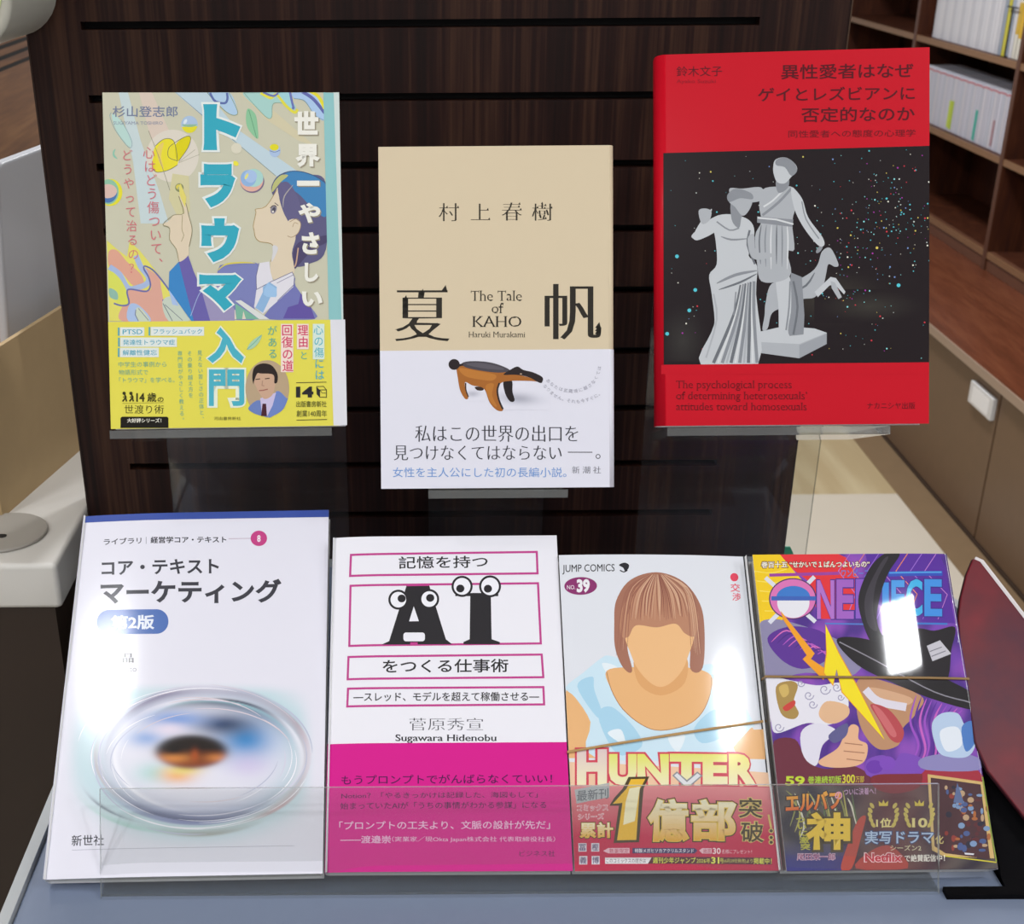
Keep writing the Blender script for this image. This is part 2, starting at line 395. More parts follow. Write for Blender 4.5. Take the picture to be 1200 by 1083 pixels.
class Book:
    def __init__(s, name, pose, w, h, t, side, r, finish, base, label, spine=None, curl=None):
        s.M = frame_of(pose); s.w, s.h, s.t, s.side, s.r, s.fin, s.curl = w, h, t, side, r, finish, curl
        o = bpy.data.objects.new(name, None); put(o); o.empty_display_size = 0.02; o.matrix_world = s.M; tag(o, label, 'book'); s.root = o
        s.cover = Art(s.M, 0.00004, (-w / 2, 0, w / 2, h)); s.base = base; s.spine = spine
        s.band = None
        s.cuts = [w * (i / 28 - 0.5) for i in range(1, 28)] if curl else ()
    def add_band(s, hb, col, spine=None, finish=None):
        s.band = Art(s.M, 0.00035, (-s.w / 2 - 0.001, 0, s.w / 2 + 0.001, hb)); s.hb, s.bcol, s.bsp, s.bfin = hb, col, spine, finish or s.fin
        return s.band
    def done(s):
        w, h, t = s.w, s.h, s.t
        v, f, c = shell(w, 0, h, t, s.side, s.r, 0, 0.0004, s.base, s.spine)
        def add(v, f, c, a):
            b = len(v); return v + a.v, f + [tuple(i + b for i in q) for q in a.f], c + a.c
        printed('cover', *add(v, f, c, s.cover), s.fin, s.root, s.curl, s.cuts, w / 2 - s.r * .9, s.side)
        mb = MB(); e = 0.0018
        x0, x1 = sorted((-s.side * (w / 2 - e), s.side * (w / 2 - 0.0012)))
        rr = max(0.0012, s.r * 0.8); cf = s.curl or (lambda x: 0.0)
        ol = rrect(x0, -t + 0.0007, x1, -t / 2, (0, rr, 0, 0) if s.side > 0 else (rr, 0, 0, 0))
        ol = [p for p in ol if p[1] < -t / 2]
        xa, xb = (x0 + (rr if s.side < 0 else 0), x1 - (rr if s.side > 0 else 0))
        if s.side > 0: ol += [(x1, -0.0007 - rr + cf(x1)), (x1 - rr * .3, -0.0007 - rr * .3 + cf(x1 - rr * .3))]
        else: ol += [(x1, -t / 2)]
        ol += [(xb + (xa - xb) * i / 24, -0.0007 + cf(xb + (xa - xb) * i / 24)) for i in range(25)]
        if s.side < 0: ol += [(x0 + rr * .3, -0.0007 - rr * .3 + cf(x0 + rr * .3)), (x0, -0.0007 - rr + cf(x0))]
        mb.prism(ol, 0.0012, h - 0.0012, M=Matrix(((1, 0, 0, 0), (0, 0, 1, 0), (0, 1, 0, 0), (0, 0, 0, 1))))
        mb.build('pages', page_mat(), s.root)
        if s.band:
            v, f, c = shell(w, -0.0002, s.hb, t, s.side, s.r + 0.0002, 0.00025, 0.0002, s.bcol, s.bsp)
            printed('paper_band', *add(v, f, c, s.band), s.bfin, s.root, s.curl, s.cuts, w / 2 - s.r * .9, s.side)
        return s.root
# ------------------------------------------------------------------ the setting
M_wood = wood('dark_slatwall_wood', '#180b09', '#26120e', '#40281c', scale=55, stretch=0.02, rough=0.5, streak=0.64, spec=.22)
M_groove = plain('groove', '#0a0606', 0.8)
M_brown = plain('brown_cabinet', '#6d5540', 0.45, noise=0.08, scale=25)
M_top = wood('brown_countertop', '#5e3320', '#6b3a26', '#76442d', axis='Y', scale=20, stretch=0.1, rough=0.35)
M_case = wood('bookcase_wood', '#3a1a10', '#46210f', '#542c19', axis='Z', scale=25, stretch=0.08, rough=0.5)
M_edge = plain('shelf_edge', '#8a6647', 0.5, noise=0.1, scale=60)
M_floor = plain('cream_tile', '#cfc6b6', 0.22, noise=0.03, scale=6)
M_ceil = plain('white_ceiling', '#e8e8e6', 0.8)
FZ = -1.45
def floor_planks():
    m, n, b = nmat('pale_planks'); tc = n.nodes.new('ShaderNodeTexCoord'); mp = n.nodes.new('ShaderNodeMapping'); mp.inputs['Rotation'].default_value = (0, 0, 0.6); mp.inputs['Scale'].default_value = (9, 0.8, 1)
    nz = n.nodes.new('ShaderNodeTexNoise'); nz.inputs['Scale'].default_value = 1.5; cr = n.nodes.new('ShaderNodeValToRGB')
    cr.color_ramp.elements[0].position = 0.4; cr.color_ramp.elements[0].color = (*lin('#b5a27e'), 1); cr.color_ramp.elements[1].position = 0.6; cr.color_ramp.elements[1].color = (*lin('#c6b794'), 1)
    n.links.new(tc.outputs['Object'], mp.inputs[0]); n.links.new(mp.outputs[0], nz.inputs['Vector']); n.links.new(nz.outputs['Fac'], cr.inputs[0]); n.links.new(cr.outputs[0], b.inputs['Base Color']); b.inputs['Roughness'].default_value = 0.3
    return m
mb = MB(); mb.box((-5, -5, FZ - .1), (5, 3.17, FZ)); mb.box((-5, 3.17, FZ - .1), (5, 9, FZ), 1)
tag(mb.build('floor', [M_floor, floor_planks()]), 'cream tile floor with pale wood planks farther down the aisle', 'floor', kind='structure')
mb = MB(); mb.box((-5, -5, CEIL), (5, 9, CEIL + .05)); tag(mb.build('ceiling', M_ceil), 'white shop ceiling', 'ceiling', kind='structure')

mb = MB(); mb.box((1.262, -1, FZ - .002), (1.36, 8, FZ + .0015)); tag(mb.build('shade_strip_1', plain('brown_floor_shade', '#806a50', .35, noise=.1, scale=20)), 'brown strip painted as the cabinet shadow on the floor', 'painted shade', kind='structure')  # the cabinet's shadow on the floor, put in as a flat brown strip
# low storage cabinet along the aisle
XW, ZT = 1.355, -1.03
t = empty('storage_cabinet', (XW, 2.2, FZ), 'low brown storage cabinet with sliding doors along the aisle under the bookcase', 'cabinet')
def part(name, mb, mats, root, **k):
    o = mb.build(name, mats, None, **k); o.parent = root
    if root.parent is not None: o.location = (0, 0, 0); return o       # a piece of a part
    o.matrix_parent_inverse = Matrix.Identity(4)
    o.location = Vector((0, 0, H)) - root.location; return o
YS = [1.0, 1.93, 2.88, 3.83, 4.78, 6.6]
mb = MB(); mb.box((XW + .02, YS[0], FZ), (2.1, YS[-1], ZT - .02)); part('body', mb, M_brown, t)
mb = MB(); mb.box((XW - .012, YS[0] - .01, ZT - .02), (2.1, YS[-1], ZT)); part('countertop', mb, M_top, t, bevel=.002)
mb = MB(); mb.box((XW - .016, YS[0] - .01, ZT - .022), (XW - .012, YS[-1], ZT)); part('edge_trim', mb, plain('edge_strip', '#a08a78', .4), t)
for a, b in zip(YS, YS[1:]):
    mb = MB(); mb.box((XW, a + .004, FZ + .012), (XW + .02, b - .004, ZT - .03)); d = part('door', mb, M_brown, t, bevel=.001)
    if abs(a - 2.88) < .01:
        mb = MB(); mb.box((XW - .012, a + .012, ZT - .105), (XW, a + .15, ZT - .05)); h = part('label_holder', mb, plain('label_white', '#d4d4d4', .3), t, bevel=.002)
        mb = MB(); mb.box((XW - .0125, a + .03, ZT - .098), (XW - .0121, a + .13, ZT - .058)); pt = part('label_card', mb, plain('label_card', '#eeeeee', .6), h)
        h['label'] = 'white plastic label holder'
mb = MB(); mb.box((XW - .004, YS[0], FZ), (XW + .02, YS[-1], FZ + .01)); part('plinth', mb, plain('plinth_dark', '#3a2a20', .5), t)

# bookcase standing on the cabinet
XB = 1.695
DV = [3.03, 3.885, 4.74, 5.6]           # bay dividers
ZC = ZT; ZT = ZT + .0006
t = empty('bookcase', (XB, 3.0, ZT), 'tall dark brown bookcase on the low cabinet beside the aisle', 'bookcase')
for y in DV:
    mb = MB(); mb.box((XB, y - .012, ZT), (XB + .28, y + .012, 1.0)); mb.box((XB - .002, y - .012, ZT), (XB, y + .012, 1.0), 1); part('side_panel', mb, [M_case, plain('divider_edge', '#5c3826', .5)], t)
mb = MB(); mb.box((XB + .26, DV[0], ZT), (XB + .28, DV[-1], 1.0)); part('back_panel', mb, M_case, t)
mb = MB(); mb.box((XB + .004, DV[0], ZT), (XB + .02, DV[-1], ZT + .055)); part('plinth', mb, plain('plinth_brown', '#6a4431', .5, noise=.06), t)
SH = (-.975, -.702, -.436, -.17, .1, .37)
for a, b in zip(DV, DV[1:]):
    for z in SH:
        mb = MB(); mb.box((XB + .004, a + .012, z - .018), (XB + .26, b - .012, z)); mb.box((XB, a + .012, z - .018), (XB + .004, b - .012, z + .0005), 1); part('shelf', mb, [M_case, M_edge], t)
# paperbacks in the middle bay: spines face the aisle
M_pg = plain('page_block', '#cfccc4', .8)
_sp = {}
def shelf_book(y, th, ht, dp, z, colour, label, group, stripe=None, patch=None, lean=0):
    key = (round(th, 4), round(ht, 3), dp, colour, stripe, patch)
    if key not in _sp:
        mats = [M_pg, plain('spine_' + colour[1:], colour, .4)]
        mb = MB(); mb.box((.002, .0015, 0), (dp - .002, th - .0015, ht - .002), 0)
        mb.box((0, 0, 0), (.0015, th, ht), 1); mb.box((0, 0, 0), (dp, .0012, ht), 1); mb.box((0, th - .0012, 0), (dp, th, ht), 1)
        for q in (stripe, patch):
            if q:
                mats.append(plain('spine_mark_' + q[0][1:], q[0], .4)); mb.box((-.0004, 0.0006, ht * q[1]), (0, th - .0006, ht * q[2]), len(mats) - 1)
        o = mb.build('paperback', mats); _sp[key] = o
    else:
        o = _sp[key].copy(); COL.objects.link(o)
    o.location = (XB + .022, y, z + .0008 + H); tag(o, label, 'book', group); return o
random.seed(5)
y = 3.925; z = SH[1]; i = 0
while y < 4.705:
    th = (.019, .022, .017)[i % 3]; lab = 'pale white spined paperback in the row on the lower filled shelf'; gp = 'pale paperbacks on the lower filled shelf'; c = ('#d8d8e6', '#cdd0de', '#dcdae4', '#d2d2e0')[(i * 7) % 4]; pa = None; ht = (.172, .172, .170)[i % 3]
    if i == 0: c, lab, gp, ht = '#2c3150', 'dark navy spined paperback at the near end of the white row', None, .165
    if i == 5: pa, lab, gp = ('#b08a94', .06, .5), 'white paperback with a dull pink patch low on its spine', None
    if i == 12: pa, lab, gp = ('#39b7a4', .03, .55), 'white paperback with a turquoise patch low on its spine', None
    if i == 22: pa, lab, gp = ('#b9cf3a', .04, .55), 'white paperback with a yellow green patch low on its spine', None
    if i == 23: pa, lab, gp = ('#c9dc46', .06, .55), 'white paperback with a lime patch beside the yellow green one', None
    if y + th > 4.715: break
    shelf_book(y, th, ht, .13, z, c, lab, gp, ('#c77a84', .955, .985) if i else None, pa); y += th + .0006; i += 1
y = 3.925; z = SH[2]; i = 0
while y < 4.64:
    th = .024; c, lab, gp, pa = ('#dcdce2', '#cfcfd6', '#e0dfe4')[i % 3], 'white spined paperback on the upper filled shelf', 'white paperbacks on the upper filled shelf', None
    if i == 1: c, lab, gp, pa = '#e4e0d2', 'cream paperback with a broad amber label on its spine', None, ('#e0b428', .3, .85)
    if i == 2: c, lab, gp, pa = '#e4e0d2', 'cream paperback with a narrow gold label beside the amber labelled one', None, ('#d8b23a', .35, .8)
    if i == 4: c, lab, gp = '#aab6c8', 'blue grey paperback beside the wire book support', None
    if i == 5: c, lab, gp = '#d2c93a', 'thin yellow paperback between blue grey books', None
    if i == 6: c, lab, gp = '#9aa4b4', 'slate grey paperback next to the white row', None
    shelf_book(y, th, .19, .135, z, c, lab, gp, None, pa); y += th + .0008; i += 1
mb = MB()
for a, b in (((XB + .012, 4.02, SH[2]), (XB + .015, 4.024, SH[2] + .14)), ((XB + .012, 3.985, SH[2] + .136), (XB + .015, 4.06, SH[2] + .14)), ((XB + .012, 4.02, SH[2]), (XB + .0212, 4.024, SH[2] + .004))): mb.box(a, b)
tag(mb.build('wire_book_support', plain('black_wire', '#1c1c20', .4)), 'thin black wire book support in front of the blue grey paperback', 'book support')

# slatwall display panel
YP = 0.915
xl0, xr0 = -.2605, .282; sl, sr = on_y(95, 33, YP).x, on_y(890, 28, YP).x
zs = [-.0751 + .0455 * 2, -.0751 + .0455, -.0751, -.1217, -.1669, -.2118, -.2561, -.3016, -.3464, -.3915, -.4333]
zs = sorted(zs); g = .0026; zb, zt = -.62, .12
t = empty('slatwall_panel', (0, YP, zb), 'dark brown wood grain slatwall panel standing behind the upright books', 'display panel')
mb = MB(); mb.box((xl0, YP + .012, zb), (xr0, YP + .03, zt)); part('backing_board', mb, M_groove, t)
mb = MB(); mb.box((xl0, YP, zb), (sl, YP + .012, zt)); mb.box((sr, YP, zb), (xr0, YP + .012, zt))
edges = [zb] + [q for z in zs for q in (z - g, z + g)] + [zt]
for a, b in zip(edges[::2], edges[1::2]): mb.box((sl, YP, a), (sr, YP + .012, b))
part('grooved_board', mb, M_wood, t)
M_eb = wood('edge_wood', '#20110c', '#2e1a12', '#453020', scale=40, stretch=.02)
for x_ in (xl0 - .001, xr0): mb = MB(); mb.box((x_, YP - .0005, zb), (x_ + .001, YP + .03, zt)); part('edge_band', mb, M_eb, t)

# display table body and the grey tray
TZ = -.4748
mb = MB(); mb.box((-.2, .46, FZ), (.37, .90, TZ - .028)); tag(mb.build('display_plinth', wood('plinth_wood', '#1d100c', '#2b1913', '#3d281d', scale=40)), 'dark brown display plinth carrying the blue grey tray', 'display stand')
t = empty('display_tray', (.08, .6, TZ - .028), 'blue grey plastic tray under the books, with a pale raised rim', 'tray')
M_tray = plain('blue_grey_plastic', '#76829a', .42, noise=.03, scale=120)
o1 = rrect(-.2135, .40, .389, .908, (.05, .05, .09, .03), 8)
mb = MB(); mb.prism(o1, TZ - .028, TZ); part('tray_base', mb, M_tray, t, bevel=.0015)
out, inn = rrect(-.2198, .394, .3955, .9135, (.055, .055, .095, .035), 8), o1
mb = MB(); n = len(out)
for z0, z1 in ((TZ - .028, TZ + .0035),):
    for i in range(n):
        j = (i + 1) % n; A, B, Cc, D = out[i], out[j], inn[j], inn[i]
        mb.face([(*A, z0), (*B, z0), (*B, z1), (*A, z1)]); mb.face([(*A, z1), (*B, z1), (*Cc, z1), (*D, z1)]); mb.face([(*Cc, TZ - .028), (*D, TZ - .028), (*D, z1), (*Cc, z1)])
o = part('rim', mb, plain('pale_grey_rim', '#a9adb0', .35), t, smooth=False); o['label'] = 'pale grey raised rim'

# service counter and what stands on it
ZS = -.4262; SY = .82
t = empty('counter', (-.45, SY, FZ), 'dark brown counter with a thick white top behind the tray', 'counter')
mb = MB(); mb.box((-1.1, SY + .004, FZ), (-.268, 1.5, ZS - .036)); part('body', mb, plain('counter_brown', '#2a1a10', .5, noise=.08, scale=30), t)
M_white = plain('white_laminate', '#d9d6d0', .45)
mb = MB(); mb.box((-1.12, SY, ZS - .036), (-.2615, 1.5, ZS)); part('countertop', mb, M_white, t, bevel=.004)
gc = on_z(3, 626, ZS); mb = MB(); mb.prism([(gc.x + .033 * math.cos(a * math.pi / 24), gc.y + .033 * math.sin(a * math.pi / 24)) for a in range(48)], ZS, ZS + .0025)
gr = part('cable_grommet', mb, plain('grommet_grey', '#a39e96', .5), t, bevel=.001)
sx = on_z(-2, 632, ZS); mb = MB(); mb.prism(rrect(sx.x - .012, sx.y - .0028, sx.x + .0065, sx.y + .0028, .0026), ZS + .0025, ZS + .003); part('cable_slot', mb, plain('slot_black', '#0c0b0a', .7), gr)
A = Vector((-.322, .898, ZS)); B = Vector((-.287, 1.07, ZS)); d = (B - A).normalized(); nrm = Vector((-d.y, d.x, 0))
Mx = Matrix((d, nrm, Vector((0, 0, 1)))).transposed().to_4x4(); Mx.translation = A
t = empty('cardboard_carton', A, 'open tan cardboard carton on the white countertop beside the slatwall', 'box')
M_card = plain('cardboard', '#b59a70', .75, noise=.05, scale=50)
L, Dp, Ht = .28, .22, .126
for a, b in (((0, 0, 0), (L, .004, Ht)), ((0, Dp - .004, 0), (L, Dp, Ht)), ((0, .004, 0), (.004, Dp - .004, Ht)), ((L - .004, .004, 0), (L, Dp - .004, Ht))):
    mb = MB(); mb.box(a, b, M=Mx); part('panel', mb, M_card, t)
mb = MB(); mb.box((.004, .004, 0), (L - .004, Dp - .004, .004), M=Mx); part('base', mb, M_card, t)
Mp = Matrix((Vector((0, 0, .9962)) - nrm * .087, d, -nrm * .9962 - Vector((0, 0, .087)))).transposed().to_4x4(); Mp.translation = A + d * .1 + nrm * .04
mb = MB(); mb.prism(rrect(.0045, 0, .2475, .165, (.003, .012, .012, .003), 6), -.0085, 0, M=Mp)
tag(mb.build('plastic_panel', plain('pale_grey_plastic', '#cfd2d9', .35), bevel=.003, seg=3), 'pale grey rounded plastic panel standing upright in the tan carton', 'panel')
# rounded white case fixed to the slatwall
x1 = -.2362; t = empty('wall_case', (x1 - .06, .858, .0), 'rounded white plastic case with a pale green face, fixed to the slatwall top corner', 'plastic case')
ol = rrect(x1 - .17, -.0805, x1, .12, .03, 8); Mc = Matrix(((1, 0, 0, 0), (0, 0, 1, 0), (0, 1, 0, 0), (0, 0, 0, 1)))
mb = MB(); mb.prism(ol, .802, YP - .0003, M=Mc); part('housing', mb, plain('ivory_plastic', '#cbc9bd', .3), t, bevel=.006, seg=3)
mb = MB(); mb.prism(rrect(x1 - .158, -.067, x1 - .004, .11, .02, 8), .8008, .802, M=Mc); o = part('face', mb, plain('pale_green_face', '#c2cf93', .4, noise=.2, scale=18), t); o['label'] = 'pale green face'
# louvred wood cabinet far behind the counter
XL = -.62; t = empty('louvred_cabinet', (XL - .2, 1.9, FZ), 'orange brown wood cabinet with dark louvre slots, far behind the counter', 'cabinet')
M_or = wood('orange_wood', '#5d3d26', '#6e4a2d', '#7d5837', axis='Y', scale=25, stretch=.06)
mb = MB(); mb.box((XL - .5, 1.52, FZ), (XL, 4.5, .3)); part('body', mb, M_or, t)
mb = MB()
z0 = on_x(0, 84, XL).z
for z in [z0 + .0148 * i for i in range(30)]: mb.box((XL, 1.53, z), (XL + .001, 4.4, z + .005))
part('louvre', mb, M_groove, t)
# ------------------------------------------------------------------ clear acrylic stands
M_acr = acrylic('clear_acrylic', (.955, .965, .965), .012); M_acre = acrylic('acrylic_edge', (.72, .75, .75), .10)
M_lipe = acrylic('lip_edge', (.42, .45, .45), .5)
M_lip = acrylic('clear_acrylic_lip', (.94, .945, .94), .006)
def stand(pose, t, wl, ww, zbot, label, dx=0.0, legx=0.0):
    M = frame_of(pose); M.translation = M.translation - Vector((0, 0, H)); b = M.translation
    root = empty('acrylic_book_stand', (b.x, b.y + .08, zbot), label, 'book stand', 'clear acrylic stands for the upright books')
    yl = .795
    # ledge under the book, square to the cover
    Ml = M.copy(); Ml.translation = b + (M.to_3x3() @ Vector((dx, 0, 0)))
    def edge_box(a, c, Mm):
        m = MB(); x0, y0, z0 = a; x1, y1, z1 = c
        m.box(a, c, 0, Mm); big = max(range(3), key=lambda i: -(c[i] - a[i]))
        pairs = {0: (4, 5), 1: (0, 1, 2, 3), 2: (0, 1)}
        fi = {2: (0, 1), 1: (2, 4), 0: (3, 5)}[big]
        m.mi = [0 if i in fi else 1 for i in range(6)]; return m
    part('ledge', edge_box((-wl / 2, -.0058, -.085), (wl / 2, -.0012, .003), Ml), [M_acr, M_acre], root)
    part('back_rest', edge_box((-wl / 2, -.0012, -t - .0045), (wl / 2, .10, -t - .0015), Ml), [M_acr, M_acre], root)
    part('leg', edge_box((b.x + legx - ww / 2, yl, zbot), (b.x + legx + ww / 2, yl + .003, b.z + .105), Matrix.Identity(4)), [M_acr, M_acre], root)
P_tr = (-.1104, .6866, -.2698, .4014, .0642, -.0155); P_ka = (.0411, .6677, -.3, .4052, .0008, .0004); P_re = (.2067, .6838, -.2697, .419, -.072, .0289)
stand(P_tr, .016, .124, .118, TZ, 'clear acrylic stand under the book with the yellow band', dx=-.004, legx=-.0)
stand(P_ka, .022, .078, .077, TZ, 'clear acrylic stand under the beige book', dx=.0, legx=.0)
stand(P_re, .017, .123, .117, TZ, 'clear acrylic stand under the red book', dx=-.008, legx=-.004)
# long low stand that holds the front row
YL = .5322; lx0, lx1 = -.1715, .2685
root = empty('acrylic_shelf_stand', ((lx0 + lx1) / 2, YL, TZ), 'long clear acrylic stand with an upright front lip across the lower row of books', 'book stand')
Ml = Matrix.Translation((0, YL, TZ)) @ Matrix.Rotation(-.42, 4, 'X'); lt = on_y(600, 922, YL); nl = Vector((0, math.cos(.42), -math.sin(.42))); rr_ = Vector(ray(600, 922)); Ll = (rr_ * (Vector((0, YL, TZ)).dot(nl) / rr_.dot(nl)) - Vector((0, YL, TZ))).dot(Vector((0, math.sin(.42), math.cos(.42))))
mb = MB(); mb.box((lx0, 0, 0), (lx1, .0025, Ll), M=Ml); mb.mi = [1, 1, 0, 1, 0, 1]; part('front_lip', mb, [M_lip, M_lipe], root)
mb = MB(); mb.box((lx0, YL + .0025, TZ), (lx1, .575, TZ + .0017)); mb.mi = [0, 0, 1, 1, 1, 1]; part('base_plate', mb, [M_acr, M_acre], root)
ang = .915; Mr = Matrix.Translation((0, .5515, TZ + .003)) @ Matrix.Rotation(-ang, 4, 'X')
mb = MB(); mb.box((lx0, 0, 0), (lx1, .003, .115), M=Mr); mb.mi = [1, 1, 0, 1, 0, 1]; part('sloped_back', mb, [M_acr, M_acre], root)
# black stand with the dark red booklet
Mk = frame_of((.35, .527, TZ, .86, .0, 0)); Mk.translation -= Vector((0, 0, H))
t = empty('black_book_stand', (.33, .55, TZ), 'black sloping book stand on the tray next to the comics', 'book stand')
M_blk = plain('black_plastic', '#08070a', .85, spec=.1)
mb = MB(); mb.box((-.046, .0085, -.0115), (.034, .125, -.0065), M=Mk); part('sloped_plate', mb, M_blk, t)
mb = MB(); mb.prism([(.271, .5285), (.384, .5285), (.384, .60), (.304, .60), (.304, .535), (.271, .535)], TZ, TZ + .003); part('base_plate', mb, M_blk, t)
# ------------------------------------------------------------------ the books
F_matte = ink('cover_matte', .6, 0.0, spec=.2); F_semi = ink('cover_satin', .45, .03, .2, spec=.12); F_gloss = ink('cover_gloss', .5, .7, .035, spec=.15); F_wide = ink('cover_gloss_film', .5, .6, .09, spec=.15); F_soft = ink('cover_soft_gloss', .5, .6, .13, spec=.15)
K = '#2b2a2c'
def sq(boxes, k=1): return boxes
# --- book with the yellow band
b = Book('illustrated_paperback', P_tr, .1315, .1868, .016, 1, .0035, F_semi, '#c8c6b0', 'illustrated paperback with big teal lettering, a girl in a blazer and a yellow band', spine='#d9dcd8')
a = b.cover
a.crop(0, 0, 1)
a.fill([(139, 107), (150, 107), (165, 165), (187, 225), (198, 262), (165, 262), (156, 190)], '#c5d4d6')
a.fill([(163, 107), (178, 107), (208, 175), (190, 185), (176, 160)], '#d6c6b8')
a.fill([(205, 107), (242, 107), (279, 152), (352, 203), (325, 207), (242, 140)], '#bed2dc'); a.line([(206, 108), (238, 136)], .8, '#7f93a6'); a.line([(272, 163), (323, 206)], .8, '#8f9c98')
a.fill([(280, 107), (296, 107), (370, 172), (350, 165), (312, 140)], '#d0c8a8')
a.crop(115, 100, 6.769)
a.ell(590, 560, 208, 208, '#dad3c6', n=40)
a.fill([(590, 700), (720, 720), (730, 1000), (640, 1060), (560, 900)], '#d0ca9f')
Y1, Y2, GL = '#e6da38', '#dbcf1c', '#6f7450'
a.blob([(450, 490), (530, 425), (600, 440), (622, 520), (632, 625), (560, 670), (470, 690), (425, 640), (440, 560)], Y1); a.blob([(470, 500), (520, 455), (500, 560), (520, 660), (480, 600)], '#e3cb6a')
a.blob([(615, 470), (690, 408), (735, 415), (715, 490), (640, 600), (615, 560)], Y2)
a.line([(455, 480), (520, 428), (590, 432), (618, 500), (630, 600)], 5, GL, smooth=5); a.line([(630, 600), (560, 570), (560, 500), (610, 455), (700, 405), (735, 420), (710, 500), (640, 600)], 5, GL, smooth=5); a.line([(630, 632), (560, 672), (470, 690), (430, 660)], 5, GL, smooth=5)
a.line([(400, 360), (480, 560), (570, 835)], 4, '#8a8670'); a.line([(640, 610), (770, 510)], 3.5, '#a5a28c'); a.line([(640, 615), (805, 548)], 3.5, '#a5a28c')
a.ell(725, 310, 66, 68, '#a9c0dc'); a.ell(725, 312, 64, 66, '#e0d832', a0=10, a1=165); a.ell(725, 305, 63, 26, '#8fb89a', a0=10, a1=165); a.ell(692, 288, 12, 22, '#d8e4ee', rot=.5)
a.ell(645, 812, 34, 34, '#8b9168'); a.ell(640, 806, 22, 20, '#d8c95a'); a.ell(650, 815, 16, 12, '#9cae9c')
a.ell(95, 850, 98, 108, '#e2da3c'); a.ell(82, 845, 82, 100, '#8fc0a4'); a.ell(78, 850, 74, 82, '#4f78b0', a0=0, a1=180); a.ell(76, 840, 74, 56, '#d8b9ae')
a.blob([(118, 525), (138, 505), (130, 545), (155, 585), (120, 565)], '#8fc3ad', 4)
a.line([(105, 215), (95, 250), (140, 360), (240, 490), (270, 470), (250, 400), (180, 270)], 4, '#86a9ae', smooth=5)
a.blob([(108, 225), (180, 280), (250, 410), (262, 470), (235, 480), (140, 350)], '#b7d6cf', 4)
a.text('杉山登志郎', 115, 165, 632, 252, '#77819b', wt=.012, tilt=0); a.text('SUGIYAMA TOSHIRO', 120, 287, 513, 312, '#8c93a8', serif=True)
# swirls along the top, from the second crop
a.crop(255, 100, 6.769)
a.blob([(-80, 55), (90, 55), (155, 190), (148, 235), (90, 225), (0, 140)], '#aecbe4'); a.line([(-80, 60), (0, 150), (90, 225), (148, 235), (155, 195), (90, 60)], 5, '#83987a', smooth=5); a.line([(-60, 60), (-20, 125), (55, 142), (78, 110), (75, 60)], 18, '#5e6fa8', smooth=5)
a.blob([(205, 55), (450, 55), (610, 150), (600, 200), (520, 150), (440, 145), (430, 250), (390, 255), (290, 160)], '#a6cfc9'); a.line([(210, 60), (300, 165), (390, 255), (430, 250), (440, 150), (520, 145), (600, 205)], 4, '#7fa08c', smooth=5)
a.line([(340, 60), (420, 100), (470, 75), (540, 160), (610, 215), (635, 190)], 22, '#e0d948', smooth=6); a.line([(360, 55), (440, 85), (500, 62), (560, 140), (605, 190)], 16, '#6a74b4', smooth=6); a.blob([(480, 55), (575, 55), (590, 180), (540, 140)], '#9ed0d8', 4)
a.line([(575, 55), (590, 130), (605, 185)], 18, '#6a74b4', smooth=4)
a.blob([(600, 55), (760, 55), (840, 200), (840, 280), (770, 230), (690, 120), (610, 105)], '#a9c6e8'); a.line([(605, 105), (690, 125), (770, 235), (840, 275)], 5, '#7a9aa8', smooth=5); a.line([(670, 50), (760, 110), (850, 220)], 26, '#6268aa', smooth=5); a.line([(730, 45), (800, 90), (850, 185)], 26, '#e4da3a', smooth=5)
a.blob([(240, 185), (300, 230), (318, 330), (318, 425), (245, 350), (225, 270)], '#8cc39b', 5); a.line([(248, 195), (275, 290), (310, 420)], 5, '#5f9a78', smooth=4)
a.ell(455, 520, 44, 50, '#a9c0e0'); a.ell(450, 492, 36, 26, '#dfd628'); a.line([(415, 520), (455, 530), (495, 515)], 5, '#6a7aa0', smooth=4)
a.ell(275, 762, 96, 92, '#7b6b88'); a.ell(270, 755, 92, 88, '#e0b0a0'); a.ell(285, 735, 78, 72, '#a8d2cc'); a.ell(245, 738, 62, 66, '#8fb2dc'); a.ell(262, 722, 50, 50, '#a6c0e4'); a.ell(230, 722, 10, 26, '#e3df86', rot=.5)
a.ell(150, 500, 42, 42, '#d8d4c0'); a.ell(145, 620, 24, 18, '#e9e24a', rot=.6)
# girl: hair, face, neck, blazer
a.blob([(430, 850), (440, 770), (500, 705), (620, 680), (720, 705), (860, 780), (860, 1300), (720, 1420), (620, 1440), (600, 1420), (560, 1150), (500, 980)], '#5d5a80', 6)
a.blob([(500, 760), (560, 690), (680, 690), (860, 790), (860, 1040), (740, 960), (640, 860)], '#3f82b8', 6); a.line([(440, 840), (455, 755), (530, 695), (640, 682), (760, 715), (850, 770)], 7, '#34577e', smooth=5)
a.blob([(432, 850), (445, 775), (500, 715), (560, 715), (500, 770)], '#b9bb7a', 4)
SK = '#dccdb4'
a.blob([(480, 810), (440, 880), (385, 955), (300, 985), (305, 1010), (280, 1115), (285, 1140), (298, 1200), (330, 1238), (400, 1250), (440, 1270), (450, 1330), (420, 1400), (430, 1520), (520, 1570), (600, 1500), (610, 1440), (590, 1330), (620, 1190), (560, 1080), (520, 1000), (490, 900)], SK, 4)
a.line([(470, 830), (385, 960), (302, 983), (305, 1010), (284, 1110), (290, 1150), (300, 1205), (335, 1240), (400, 1250), (440, 1272), (440, 1340), (420, 1400)], 5, '#a48a52', smooth=3)
a.blob([(440, 1270), (480, 1290), (450, 1370), (425, 1400), (437, 1330)], '#d4d3d6', 4)
